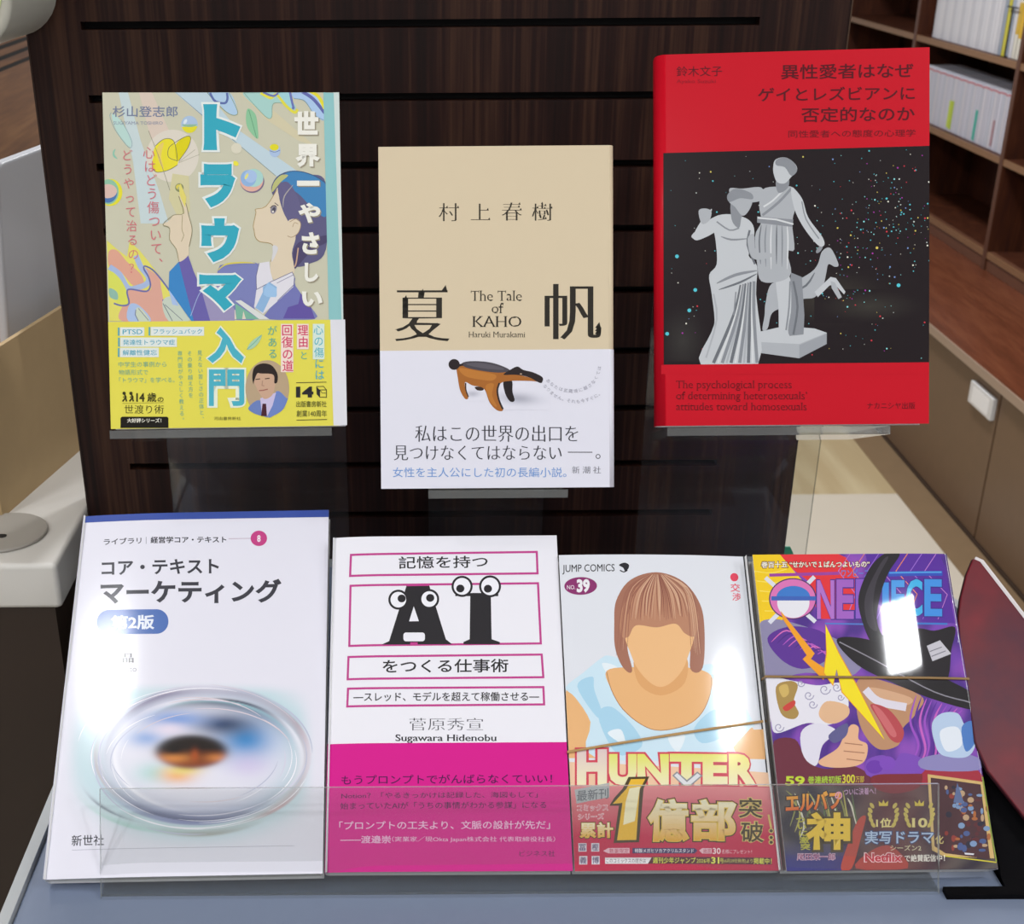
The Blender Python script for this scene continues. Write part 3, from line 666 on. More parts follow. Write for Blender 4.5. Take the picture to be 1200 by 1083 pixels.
a.blob([(480, 800), (560, 770), (640, 900), (660, 1040), (640, 1110), (600, 1080), (570, 1070), (530, 1020), (500, 930)], '#635f86', 5); a.line([(600, 790), (530, 880), (520, 970)], 9, '#a8a2a0', smooth=4, taper=True)
a.ell(445, 985, 24, 36, '#8d8894', rot=.35); a.ell(446, 988, 13, 22, '#4e4a58', rot=.35); a.ell(440, 1002, 7, 8, '#efeae2'); a.line([(418, 975), (440, 955), (468, 962)], 7, '#5a4c44', smooth=3); a.line([(452, 932), (482, 955)], 6, '#5a4c50')
a.blob([(560, 1080), (610, 1060), (655, 1090), (655, 1140), (610, 1200), (575, 1205), (550, 1190), (585, 1150)], SK, 5); a.line([(572, 1085), (625, 1060), (660, 1100), (640, 1170), (590, 1205), (555, 1195)], 5, '#a48a6a', smooth=4); a.line([(595, 1125), (610, 1090), (640, 1100)], 5, '#b09876', smooth=3)
a.blob([(600, 1330), (640, 1250), (720, 1230), (860, 1190), (860, 1250), (760, 1300), (640, 1430), (610, 1450)], '#4d4569', 4); a.line([(640, 1290), (625, 1400), (612, 1440)], 10, '#c9a58c', smooth=3)
a.crop(255, 230, 6.769)
a.blob([(0, 590), (80, 540), (200, 530), (330, 540), (300, 680), (290, 880), (400, 975), (770, 975), (740, 880), (620, 720), (610, 640), (500, 700), (360, 960), (80, 975), (0, 975)], '#7a7fb4', 3)
a.fill([(0, 600), (60, 560), (300, 540), (320, 560), (300, 870), (180, 800), (60, 980), (0, 980)], '#7c82b8'); a.fill([(520, 970), (560, 880), (640, 855), (660, 770), (740, 880), (772, 972)], '#6355a0'); a.fill([(360, 960), (480, 830), (610, 700), (660, 770), (640, 850), (560, 880), (520, 970), (400, 975)], '#7478b4')
a.line([(0, 590), (70, 540), (200, 527), (300, 532)], 12, '#d8cc50', smooth=4, taper=True)
a.fill([(330, 530), (410, 518), (420, 600), (440, 670), (590, 600), (610, 640), (600, 720), (480, 830), (360, 935), (290, 880), (310, 730), (310, 620)], '#dedce4'); a.line([(330, 530), (305, 640), (310, 740), (440, 670)], 5, '#6a6a8c'); a.line([(440, 672), (592, 602), (610, 640), (605, 705), (475, 830)], 5, '#6a6a8c'); a.line([(470, 690), (600, 625)], 5, '#8a8aa4')
a.fill([(360, 720), (410, 680), (470, 720), (470, 790), (420, 800), (360, 925), (300, 885), (360, 760)], '#8fb4da'); a.fill([(370, 740), (400, 690), (470, 735), (465, 800), (395, 800), (365, 780)], '#9dc2e6')
a.fill([(140, 830), (185, 825), (410, 975), (330, 975)], '#d9dbd8'); a.fill([(140, 850), (330, 975), (150, 975)], '#7bb39c'); a.fill([(60, 975), (90, 930), (140, 900), (150, 975)], '#ddd2c2'); a.fill([(195, 975), (205, 910), (225, 975)], '#ddd2c2')
# pointing hand and sleeve, swirls lower left
a.crop(115, 230, 6.769)
a.fill([(250, 360), (330, 430), (480, 620), (560, 740), (620, 990), (90, 990), (70, 350), (150, 420), (230, 480)], '#dfd96a')
a.blob([(85, 440), (150, 430), (230, 520), (340, 620), (360, 700), (280, 710), (180, 600), (90, 560)], '#dca48f', 5); a.line([(90, 560), (170, 620), (240, 730), (330, 720), (390, 690), (400, 640), (340, 560), (300, 470)], 44, '#a6b9dc', smooth=6)
a.blob([(230, 745), (330, 740), (420, 740), (400, 620), (380, 570), (480, 640), (500, 720), (520, 830), (560, 990), (190, 990), (190, 880), (240, 850)], '#d9a595', 5); a.blob([(90, 600), (170, 650), (230, 760), (240, 850), (190, 870), (95, 780)], '#d6db60', 5)
a.line([(125, 850), (190, 868), (245, 850), (230, 760), (260, 738), (380, 755), (415, 710), (400, 640), (365, 580), (375, 555), (450, 600), (560, 740), (590, 800), (570, 830), (510, 825)], 13, '#6d6fa6', smooth=5)
a.blob([(90, 730), (150, 760), (155, 820), (95, 800)], '#8fb8a8', 4); a.blob([(250, 860), (330, 870), (420, 990), (240, 990)], '#a9bfe2', 4); a.blob([(300, 900), (340, 890), (410, 990), (320, 990)], '#c8d2bd', 4); a.line([(300, 900), (295, 940), (320, 990)], 6, '#6d7590'); a.line([(320, 890), (400, 985)], 5, '#6d7590')
a.blob([(510, 840), (590, 800), (700, 940), (720, 990), (560, 990)], '#c4cfc0', 4); a.line([(515, 850), (590, 990)], 6, '#707a84'); a.line([(530, 860), (670, 985)], 5, '#707a84'); a.fill([(560, 740), (600, 790), (640, 870), (590, 860)], '#a8bfe6')
a.fill([(640, 520), (715, 470), (760, 600), (830, 760), (890, 990), (740, 990), (560, 740), (565, 600)], '#3f86c4'); a.fill([(640, 520), (715, 470), (760, 600), (830, 760), (890, 990), (760, 990), (690, 720)], '#6a62a8'); a.line([(735, 950), (800, 780), (860, 720)], 6, '#9fb0d8', smooth=4)
a.fill([(820, 745), (960, 715), (1083, 900), (1083, 990), (890, 990)], '#9a93b8')
a.blob([(645, 0), (670, 0), (700, 60), (715, 150), (745, 260), (720, 400), (715, 470), (640, 520), (620, 420), (565, 340), (570, 250), (515, 225), (570, 190), (600, 150), (680, 140), (680, 100)], SK, 4); a.line([(670, 0), (700, 70), (718, 150), (746, 270), (722, 400)], 5, '#807a5c', smooth=4); a.line([(640, 515), (620, 420), (568, 345), (568, 255), (515, 225), (600, 150), (678, 135), (640, 0)], 5, '#8f8866', smooth=3); a.line([(670, 150), (665, 260), (680, 310), (660, 360)], 5, '#a0936f', smooth=3); a.fill([(640, -80), (655, -100), (700, 10), (690, 90), (650, 0)], '#e0d470')
# edge strip
a.crop(0, 0, 1)
a.fill([(379, 108), (392, 109), (401, 376), (385.5, 376)], '#8dc3c5'); a.fill([(391, 108), (400, 108), (409, 380), (400.5, 380)], '#cbd9d6')
# lettering
T1 = [('ト', 833, 150, 1130, 515), ('ラ', 812, 622, 1090, 970), ('ウ', 818, 1055, 1120, 1405), ('マ', 802, 1500, 1140, 1790)]
for wt, c in ((.125, '#e2e9e6'), (.075, '#36a7bd')):
    a.crop(115, 100, 6.769)
    for ch, x0, y0, x1, y1 in T1:
        e = (wt - .075) * 330; a.text(ch, x0 - e, y0 - e, x1 + e, y1 + e, c, wt=wt)
a.crop(255, 100, 6.769)
for off, c in ((9, '#98907c'), (0, '#ecebe2')):
    for ch, x0, y0, x1, y1 in (('世', 608, 205, 800, 392), ('界', 618, 465, 812, 650), ('一', 630, 757, 808, 798), ('や', 640, 932, 815, 1092), ('さ', 668, 1165, 805, 1340), ('し', 690, 1408, 800, 1560), ('い', 668, 1635, 832, 1752)):
        a.text(ch, x0 + off, y0 + off, x1 + off, y1 + off, c, wt=.05)
a.crop(115, 100, 6.769)
a.vtext('どうやって治るの？', 226, 500, 1510, 92, '#d4707c', dx=66, wt=-.004); a.vtext('心はどう傷ついて、', 398, 482, 1460, 100, '#d4707c', dx=80, wt=-.004)
bd = b.add_band(.0597, '#e2d956', '#dfdfe4', F_semi)
bd.crop(0, 0, 1); bd.fill([(387, 372), (410, 372), (412, 503), (391, 503)], '#dfdfe6')
bd.crop(120, 370, 7.22); TE = '#5aa5b5'
for t_, x0, y0, x1, y1 in (('PTSD', 172, 117, 340, 158), ('フラッシュバック', 432, 113, 845, 156), ('発達性トラウマ症', 174, 203, 615, 250), ('解離性健忘', 172, 290, 462, 337)):
    bd.rect(x0 - 22, y0 - 18, x1 + 16, y1 + 14, '#dfe6e2'); bd.rect(x0 - 40, y0 - 16, x0 - 26, y1 + 12, TE); bd.text(t_, x0, y0, x1, y1, '#4fa3bb', wt=.012, tilt=1)
for t_, x0, y0, x1, y1 in (('中学生の事例から', 137, 390, 543, 436), ('物語形式で', 140, 458, 388, 502), ('「トラウマ」を学べる。', 143, 523, 612, 568)): bd.text(t_, x0, y0, x1, y1, '#6fae95', tilt=2)
bd.vtext('専門医がやさしく教える。', 656, 295, 905, 44, '#6fae95', dx=20); bd.vtext('その乗り越え方を', 738, 295, 700, 44, '#6fae95', dx=12); bd.vtext('見えない苦しさの正体と、', 824, 290, 895, 44, '#6fae95', dx=20)
for i in (0, 58):
    bd.ell(185 + i, 657, 14, 14, '#3c3a1c'); bd.line([(190 + i, 668), (200 + i, 690), (172 + i, 726)], 13, '#3c3a1c'); bd.line([(196 + i, 690), (206 + i, 726)], 13, '#3c3a1c'); bd.line([(175 + i, 690), (205 + i, 682)], 8, '#3c3a1c')
bd.text('14', 288, 655, 358, 728, '#3c3a1c', wt=.03); bd.text('歳', 380, 652, 458, 730, '#3c3a1c', wt=.015); bd.text('の', 468, 690, 518, 730, '#3c3a1c', wt=.01)
bd.text('世渡り術', 188, 755, 520, 830, '#3c3a1c', wt=-.006); bd.line([(170, 742), (520, 736)], 3, '#8d8638')
bd.fill(rrect(155, 855, 560, 950, (18, 18, 0, 0)), '#1d1a14'); bd.text('大好評シリーズ！', 210, 868, 500, 906, '#e9e6da', wt=.02)
for wt, c in ((.1, '#e6ecd8'), (.055, '#4db0c4')):
    e = (wt - .055) * 330
    bd.text('入', 888 - e, 98 - e, 1200 + e, 405 + e, c, wt=wt)
    bd.text('門', 902 - e, 455 - e, 1202 + e, 765 + e, c, wt=wt - .03 * (wt < .08))
bd.text('河出書房新社', 945, 855, 1172, 884, '#5c5a2a')
bd.crop(260, 370, 7.22)
bd.ell(385, 615, 185, 238, '#b8a183', n=44)
bd.clip = None
bd.blob([(225, 780), (320, 715), (390, 850), (350, 850), (270, 825)], '#6c82bc', 4); bd.blob([(390, 850), (460, 640), (550, 700), (560, 700), (520, 790), (450, 840)], '#6f86c4', 4); bd.fill([(325, 700), (460, 650), (430, 760), (385, 850), (340, 850)], '#c9bfe0'); bd.fill([(345, 745), (375, 745), (382, 850), (332, 850)], '#4a2430')
bd.blob([(270, 540), (300, 480), (400, 460), (450, 530), (445, 620), (420, 680), (360, 705), (315, 650), (285, 590)], '#c9a58c', 5); bd.blob([(258, 520), (275, 440), (340, 405), (420, 420), (470, 490), (470, 560), (445, 570), (435, 500), (330, 490), (300, 490), (275, 550), (268, 580)], '#2c2322', 5)
bd.line([(285, 540), (325, 535)], 8, '#4a342c'); bd.line([(365, 535), (405, 530)], 8, '#4a342c'); bd.line([(345, 550), (340, 590), (360, 595)], 6, '#a5806c'); bd.line([(315, 635), (350, 632), (390, 622)], 9, '#9c6258')
bd.blob([(215, 285), (250, 220), (335, 165), (315, 225), (265, 275)], '#a8cdae', 4); bd.line([(212, 288), (270, 235), (338, 163)], 5, '#58a5a0')
bd.rect(770, 70, 868, 370, '#d5e6dc'); bd.vtext('心の傷には', 815, 75, 550, 86, '#4fb0c0', dx=14, wt=.004)
bd.rect(635, 70, 735, 285, '#f0dcd0'); bd.vtext('理由', 685, 75, 275, 92, '#d04a6c', wt=.014, dx=6); bd.vtext('と', 694, 290, 385, 74, '#4fb0a0')
bd.rect(500, 70, 605, 478, '#f0dcd0'); bd.vtext('回復の道', 550, 75, 478, 96, '#d04a6c', wt=.014, dx=10); bd.vtext('がある', 425, 80, 372, 84, '#4fb0a0', dx=8)
bd.line([(630, 568), (885, 562)], 5, K); bd.line([(632, 884), (890, 878)], 5, K); bd.text('14', 628, 600, 775, 692, K, wt=.06); bd.fill([(800, 600), (825, 625), (828, 692), (803, 665)], K); bd.frame([(828, 628), (885, 628), (885, 690), (828, 690)], 5, K); bd.line([(800, 600), (860, 598), (885, 628)], 5, K); bd.line([(828, 628), (850, 655), (885, 655)], 4, K)
bd.text('出版書房新社', 630, 722, 886, 774, '#6a6a30', wt=.01); bd.text('創業140周年', 632, 800, 888, 856, '#5f6030', wt=.005)
b.done()
# --- beige book
b = Book('beige_novel', P_ka, .1309, .1901, .022, 1, .003, F_matte, '#d7c7aa', 'beige hardcover with large black characters and a white band with a carved animal')
a = b.cover; a.crop(420, 0, 1.8056); MI = dict(thin=.022, uroko=True)
for ch, x0, y0, x1, y1 in (('村', 170, 430, 213, 468), ('上', 238, 431, 279, 466), ('春', 303, 428, 346, 467), ('樹', 367, 427, 411, 467)): a.text(ch, x0, y0, x1, y1, '#3a352c', wt=.0, **MI)
for ch, x0, y0, x1, y1 in (('夏', 76, 603, 195, 722), ('帆', 394, 601, 514, 718)): a.text(ch, x0, y0, x1, y1, '#2c2822', wt=.012, thin=.027, uroko=True)
a.text('The Tale', 238, 615, 346, 637, '#2f2a24', thin=.022, serif=True); a.text('of', 282, 641, 308, 663, '#2f2a24', thin=.022, serif=True); a.text('KAHO', 241, 669, 345, 692, '#2f2a24', wt=.004, thin=.025, serif=True); a.text('Haruki Murakami', 233, 702, 353, 714, '#2f2a24', thin=.01, serif=True)
bd = b.add_band(.0770, '#e2e2ee', None, F_matte)
bd.crop(420, 0, 1.8056)
bd.text('私はこの世界の出口を', 120, 900, 465, 935, '#33333c', thin=.014); bd.text('見つけなくてはならない', 75, 943, 430, 974, '#33333c', thin=.014); bd.line([(443, 957), (495, 957)], 1.6, '#33333c'); bd.ell(507, 966, 5, 5, '#33333c'); bd.ell(507, 966, 3.4, 3.4, '#e2e2ee')
bd.text('女性を主人公にした初の長編小説。', 73, 989, 440, 1010, '#6f9ad6'); bd.text('新 潮 社', 452, 987, 513, 1002, '#6c6c78', thin=.01)
bd.crop(500, 400, 5.217)
bd.raster(380, 285, 760, 420, 30, 14, lambda x, y: mixc(lin('#e2e2ee'), lin('#9a9cab'), .75 * math.exp(-((x - 560 - (y - 350) * .8) / 110) ** 2 - ((y - 350) / 34) ** 2)))
bd.raster(215, 285, 360, 370, 16, 10, lambda x, y: mixc(lin('#e2e2ee'), lin('#9a9cab'), .6 * math.exp(-((x - 280) / 45) ** 2 - ((y - 322) / 18) ** 2)))
DK, BR = '#2a2224', '#a8672c'
bd.blob([(470, 245), (520, 240), (525, 310), (538, 362), (510, 368), (480, 320)], '#241d1f', 5); bd.blob([(295, 280), (345, 280), (345, 300), (310, 300)], '#3a2a24', 3)
bd.blob([(185, 160), (230, 150), (330, 165), (480, 185), (560, 205), (640, 225), (690, 248), (640, 243), (520, 242), (455, 255), (430, 300), (440, 360), (468, 420), (430, 422), (385, 375), (350, 290), (280, 270), (235, 250), (238, 300), (255, 345), (235, 352), (205, 300), (190, 220)], BR, 5)
bd.blob([(200, 165), (300, 180), (420, 205), (400, 240), (300, 230), (230, 210)], '#bd7a36', 5); bd.blob([(360, 275), (410, 260), (400, 330), (430, 400), (390, 370)], '#bb7834', 4)
bd.line([(445, 255), (432, 300), (442, 360), (466, 415)], 11, DK, smooth=4); bd.line([(238, 255), (240, 300), (255, 340)], 8, '#4a2f22', smooth=4)
bd.blob([(215, 135), (270, 122), (380, 128), (470, 155), (510, 182), (440, 192), (330, 180), (240, 160)], '#4c4850', 5); bd.blob([(240, 140), (330, 132), (440, 155), (470, 175), (340, 165)], '#5d5962', 4)
bd.blob([(510, 175), (555, 155), (590, 175), (650, 190), (705, 218), (708, 245), (690, 254), (620, 218), (540, 205), (470, 205)], DK, 5); bd.ell(576, 200, 7, 4, '#b9a08c'); bd.ell(168, 142, 34, 33, DK); bd.line([(190, 150), (222, 142)], 14, DK)
bd.arc('あなたは武蔵境に越さなくては', [(732, 232), (800, 285), (900, 305), (990, 275), (1040, 215), (1058, 150)], 26, '#a2a2b0'); bd.arc('なりません。それも今すぐに。', [(715, 265), (790, 335), (900, 368), (1000, 352), (1070, 310)], 26, '#a2a2b0')
b.done()
# --- red book
b = Book('red_academic_book', P_re, .1509, .2088, .017, -1, .006, F_semi, '#c60a22', 'tall red softcover with a grey statue photograph on a speckled black field')
a = b.cover; a.crop(740, 0, 2.0065)
BQ = [(75, 360), (702, 343), (701, 852), (76, 858)]; a.fill(BQ, '#1d1418')
random.seed(11)
def sky(x, y): return 75 <= x <= 700 and 362 - (x - 75) * .027 <= y <= 848
for cx, cy, rx, ry, c, s_ in ((470, 700, 150, 70, '#3a362f', 1), (120, 800, 60, 90, '#343230', 1), (560, 720, 130, 40, '#383530', 1)):
    a.raster(max(77, cx - rx), max(365, cy - ry), min(699, cx + rx), min(850, cy + ry), 16, 12, lambda x, y, cx=cx, cy=cy, rx=rx, ry=ry, c=c: mixc(lin('#1d1418'), lin(c), max(0, 1 - math.hypot((x - cx) / rx, (y - cy) / ry)) ** 1.3))
cols = ['#57c2d0', '#57c2d0', '#4fb6c6', '#8fe0e4', '#c8d0cc', '#e8e8da', '#d8c860', '#d83a48', '#b03ab0', '#7c9cd8']
a.step = 0
for i in range(420):
    if i % 60 == 0: a.z += 1.5e-6
    if i < 260:
        g_ = random.random(); x = 470 + 230 * g_ + random.gauss(0, 45); y = 640 - 190 * g_ + random.gauss(0, 75)
    else: x, y = random.uniform(80, 696), random.uniform(364, 846)
    if sky(x, y):
        r_ = random.choice((.8, 1, 1, 1.3, 1.6, 2.1)) * (2.1 if random.random() < .02 else 1); a.ell(x, y, r_, r_, random.choice(cols), n=6)
for x, y in ((628, 671), (107, 603), (150, 682), (84, 785), (136, 730)): a.ell(x, y, 4.5, 4.5, '#55c6d6', n=10)
a.crop(780, 170, 4.009)
a.step = 1.5e-6; G0, G1, G2, G3, G4 = '#aeb2b8', '#c3c7cc', '#8b8f96', '#6d7178', '#d4d7da'
# plain statue group: plinth, small hoofed animal, two robed figures
a.fill([(428, 880), (560, 850), (700, 862), (757, 882), (757, 935), (628, 1002), (428, 975)], G0); a.fill([(428, 880), (560, 850), (700, 862), (757, 882), (628, 935), (428, 925)], G1); a.fill([(628, 940), (757, 886), (757, 935), (628, 1002)], '#9da1a8')
a.blob([(470, 740), (500, 650), (600, 640), (680, 600), (715, 560), (735, 500), (775, 485), (812, 560), (795, 572), (765, 560), (755, 600), (740, 660), (700, 715), (640, 725), (560, 760), (500, 790), (480, 860), (455, 868), (465, 800)], G0, 5)
a.fill([(700, 690), (775, 620), (800, 625), (845, 690), (838, 702), (795, 655), (770, 660), (715, 715)], G1); a.fill([(775, 640), (795, 645), (828, 715), (812, 724), (780, 672)], G0); a.ell(722, 490, 22, 10, G2, rot=-.9); a.line([(700, 600), (660, 660), (580, 700)], 10, G3, smooth=3, taper=True)
a.fill([(590, 600), (640, 620), (652, 800), (648, 890), (560, 900), (570, 740)], G2); a.line([(600, 640), (620, 760), (600, 890)], 10, G3, smooth=3)
a.blob([(520, 620), (580, 610), (590, 760), (575, 870), (590, 915), (565, 930), (535, 900), (530, 760)], G1, 5); a.line([(585, 640), (580, 760), (566, 870)], 8, G2, smooth=3)
a.blob([(455, 210), (530, 195), (600, 200), (620, 260), (595, 360), (605, 490), (570, 500), (590, 600), (540, 640), (450, 640), (430, 560), (420, 430), (450, 360), (440, 290)], G0, 4)
for x in range(6): a.line([(450 + 24 * x, 375), (440 + 27 * x, 450), (446 + 25 * x, 560 + 12 * (x % 3))], 7, (G3, G2, G4)[x % 3], smooth=4, taper=True)
a.line([(590, 205), (530, 270), (455, 330)], 12, G2, smooth=3); a.line([(560, 205), (505, 260), (460, 290)], 8, G4, smooth=3); a.fill([(430, 335), (600, 350), (595, 385), (430, 365)], G2); a.line([(432, 342), (520, 350), (600, 372)], 8, G4)
a.blob([(590, 200), (640, 250), (670, 340), (735, 430), (745, 470), (715, 470), (650, 390), (605, 300)], G1, 5); a.line([(640, 265), (660, 350), (720, 440)], 6, G2, smooth=3)
a.blob([(520, 165), (575, 150), (575, 200), (530, 225)], G2, 4); a.blob([(505, 110), (515, 70), (560, 58), (600, 80), (618, 115), (590, 150), (560, 180), (525, 175), (510, 145)], G1, 5); a.blob([(520, 70), (560, 58), (600, 80), (618, 120), (590, 145), (560, 105), (520, 95)], G2, 4)
a.blob([(300, 205), (360, 205), (450, 200), (455, 255), (400, 270), (320, 260)], G0, 5)
a.blob([(235, 335), (300, 325), (380, 345), (415, 390), (410, 470), (390, 520), (430, 570), (425, 700), (435, 1028), (165, 1030), (215, 880), (230, 820), (215, 690), (205, 610), (240, 560), (235, 450), (220, 370)], G1, 4)
a.blob([(235, 335), (130, 415), (130, 440), (160, 445), (240, 400)], G1, 4); a.blob([(130, 430), (165, 360), (215, 300), (210, 330), (195, 385), (165, 440)], G1, 4); a.blob([(155, 310), (185, 298), (215, 312), (205, 355), (170, 370)], G0, 4)
a.blob([(310, 250), (370, 260), (400, 280), (360, 330), (345, 390), (310, 350)], G2, 4); a.blob([(290, 235), (330, 210), (390, 225), (408, 262), (390, 310), (360, 332), (325, 290), (300, 270)], G0, 5); a.blob([(290, 235), (330, 205), (400, 225), (408, 255), (350, 250), (300, 268)], G2, 4)
a.line([(240, 360), (300, 400), (345, 390)], 7, G2, smooth=3); a.line([(260, 430), (310, 445), (385, 440)], 9, G2, smooth=3, taper=True); a.line([(395, 400), (385, 470), (420, 560)], 10, G3, smooth=3); a.blob([(385, 440), (415, 420), (425, 500), (480, 505), (510, 520), (440, 540), (400, 520)], G0, 4)
a.line([(240, 650), (330, 610), (430, 590)], 14, G2, smooth=4, taper=True); a.line([(250, 680), (350, 645), (428, 605)], 10, G3, smooth=4, taper=True)
for i in range(11):
    f_ = i / 10; a.line([(415 - 60 * (1 - f_), 640 + 18 * (1 - f_)), (390 - 70 * (1 - f_) + 25 * f_, 800), (225 + 205 * f_, 1024)], 10 if i % 2 else 15, (G3, G4, G2, G0)[i % 4], smooth=5)
a.line([(330, 690), (320, 800)], 6, G2); a.line([(225, 700), (240, 820), (190, 1000)], 8, G0, smooth=3)
a.crop(740, 0, 2.0065); DR = '#5a0f1c'; a.fill([(70, 858), (705, 852), (705, 880), (70, 880)], '#c60a22')
a.text('鈴木文子', 106, 156, 213, 180, '#5e1420', tilt=1); a.text('Ayako Suzuki', 106, 187, 198, 198, '#941224')
a.text('異性愛者はなぜ', 352, 152, 663, 187, DR, wt=.012, tilt=4); a.text('ゲイとレズビアンに', 297, 206, 666, 239, DR, wt=.012, tilt=4); a.text('否定的なのか', 399, 253, 666, 288, DR, wt=.012, tilt=3); a.text('同性愛者への態度の心理学', 369, 307, 668, 324, '#6c101e', tilt=3)
for t_, x1, y in (('The psychological process', 377, 895), ('of determining heterosexuals’', 413, 921), ('attitudes toward homosexuals', 412, 947)): a.text(t_, 105, y, x1, y + 24 if y < 940 else y + 18, '#76101c', thin=.012, serif=True)
a.text('ナカニシヤ出版', 554, 946, 667, 962, '#64101c')
b.done()
def low(x, tilt, yaw, roll, y): return (x, y, -.463, tilt, yaw, roll)
TB = .013
def bend(w, side, d, L, e=0.0, Le=.03):
    """cover falls by d towards the spine over L, and by e towards the open edge"""
    def f(x):
        s_ = (w / 2 - x) if side > 0 else (x + w / 2); q = w - s_
        return -d * max(0, 1 - s_ / L) ** 2 - e * max(0, 1 - q / Le) ** 2
    return f
# --- white textbook with the eye
w = .1471
b = Book('white_textbook', low(-.1283, .9108, -.0016, .0136, .5365), w, .2140, TB, -1, .002, F_soft, '#e4e3ef', 'white textbook with a blue top stripe, katakana title and a swirling blue eye', curl=bend(w, -1, .0027, .06))
a = b.cover; a.crop(0, 0, 1)
a.fill([(88, 590), (395, 590), (395, 606), (386, 606), (96, 610.5), (88, 611)], '#3a52a4')
a.crop(110, 610, 5.0); INK = '#3a3a44'
a.text('ライブラリ', 55, 100, 278, 137, INK, wt=.016, tilt=4); a.line([(306, 95), (306, 136)], 3, '#8a8a98'); a.text('経営学コア・テキスト', 332, 94, 777, 133, INK, wt=.024, tilt=2)
a.line([(790, 107), (920, 105)], 3, '#b59ab0'); a.ell(967, 105, 48, 45, '#c43f84', n=40); a.text('8', 957, 86, 977, 126, '#efe6ee', wt=.03)
a.text('コア・テキスト', 42, 230, 733, 318, INK, wt=.026, tilt=6); a.text('マーケティング', 36, 348, 1100, 488, INK, wt=.034, tilt=6)
a.fill(rrect(14, 520, 437, 664, 70, 14), '#4d6fb4'); a.text('第2版', 98, 552, 355, 638, '#e6ebf6', wt=.03)
a.crop(0, 560, 2.07); a.text('晶', 297, 425, 324, 448, '#3c3c46', wt=.01); a.text('emoto', 279, 459, 331, 470, '#8c8c98')
a.crop(40, 760, 3.4286)
WH, CYN = lin('#e4e3ef'), lin('#b3d6dc')
def eye(x, y):
    u, v = x - 650, y - 430; th = math.atan2(v / 330, u / 480)
    c = WH
    def g(v0, s_): return math.exp(-(v0 / s_) ** 2)
    def ring(cx, cy, rx, ry, wd, col, k, a0=None, aw=1.2, sh=.22):
        nonlocal c
        dx, dy = (x - cx) / rx, (y - cy) / ry; rr = math.hypot(dx, dy); q = (g(rr - 1, wd) if rr < 1 else g(rr - 1, wd * sh)) * k
        if a0 is not None: d_ = (math.atan2(dy, dx) - a0 + math.pi) % (2 * math.pi) - math.pi; q *= g(d_, aw)
        c = mixc(c, lin(col), min(1, q))
    halo = g(math.hypot(u / 520, (v + 0) / 345) - .86, .17); c = mixc(c, CYN, .7 * halo)
    ring(690, 425, 415, 275, .17, '#a9a5bf', .9, -1.7, 1.15, .12); ring(690, 425, 405, 262, .06, '#87819c', .8, -2.1, .7, .15); ring(690, 430, 420, 265, .08, '#b69aa2', .85, -.15, .75, .15)
    ring(650, 430, 420, 275, .24, '#8389b4', .95, 1.65, .85, .1); ring(660, 425, 405, 268, .07, '#5f6482', .9, 1.75, .8, .12); ring(600, 430, 360, 250, .05, '#b9a2a4', .6, 2.9, .5, .2)
    ring(690, 440, 390, 240, .05, '#f3f2fa', .95, -.9, 1.3, .3); ring(690, 430, 370, 232, .05, '#f3f2fa', .9, 2.7, .7, .3)
    ring(710, 405, 320, 195, .14, '#4a566c', .95, -1.35, .75, .22); ring(720, 405, 328, 202, .05, '#2f3a4e', .9, -1.2, .6, .45); ring(700, 420, 345, 212, .04, '#a8d2d8', .8, -1.2, .8, .3)
    ring(560, 480, 390, 235, .03, '#4f5068', .85, 2.35, .28, .2); ring(650, 470, 440, 280, .08, '#9c9a90', .8, 1.5, .45, .3); ring(560, 470, 430, 270, .06, '#a4cfc6', .7, 2.05, .45, .3); ring(700, 470, 400, 245, .07, '#c39da0', .8, .75, .4, .25)
    c = mixc(c, lin('#2f86c8'), .95 * g(math.hypot((x - 850) / 140, (y - 365) / 95), .9)); c = mixc(c, lin('#24375a'), .95 * g(math.hypot((x - 760) / 140, (y - 305) / 50), .95)); c = mixc(c, lin('#6f97d8'), .9 * g(math.hypot((x - 570) / 130, (y - 285) / 36), .95)); c = mixc(c, lin('#7fa4dc'), .8 * g(math.hypot((x - 450) / 80, (y - 360) / 36), .95)); c = mixc(c, lin('#e9dcec'), .8 * g(math.hypot((x - 545) / 80, (y - 325) / 32), .8)); c = mixc(c, lin('#9fd6d2'), .7 * g(math.hypot((x - 480) / 80, (y - 500) / 45), .9)); c = mixc(c, lin('#cdb9e4'), .5 * g(math.hypot((x - 860) / 90, (y - 470) / 50), .9))
    c = mixc(c, lin('#f0b27a'), .95 * g(math.hypot((x - 575) / 80, (y - 510) / 36), .9)); c = mixc(c, lin('#ead67c'), .95 * g(math.hypot((x - 600) / 75, (y - 488) / 22), .9))
    r_ = math.hypot((x - 632) / 158, (y - 415) / 74); k = 1 / (1 + math.exp((r_ - .93) * 16)); pc = mixc(lin('#1c120e'), lin('#7a3414'), min(1, max(0, (y - 400) / 60)))
    pc = mixc(pc, lin('#d98a44'), .9 * g(math.hypot((x - 560) / 90, (y - 440) / 26), .8)); pc = mixc(pc, lin('#c97a3c'), .9 * g(math.hypot((x - 735) / 60, (y - 440) / 22), .8)); pc = mixc(pc, lin('#b0501e'), .8 * g(math.hypot((x - 645) / 18, (y - 430) / 26), .9)); pc = mixc(pc, lin('#120c0c'), g(math.hypot((x - 560) / 60, (y - 405) / 24), .9))
    fx = min(1, max(0, min(x - 95, 1140 - x) / 90)) * min(1, max(0, min(y - 130, 830 - y) / 60)); return mixc(WH, mixc(c, pc, k), fx * fx * (3 - 2 * fx))
a.raster(95, 130, 1140, 830, 230, 155, eye)
random.seed(21)
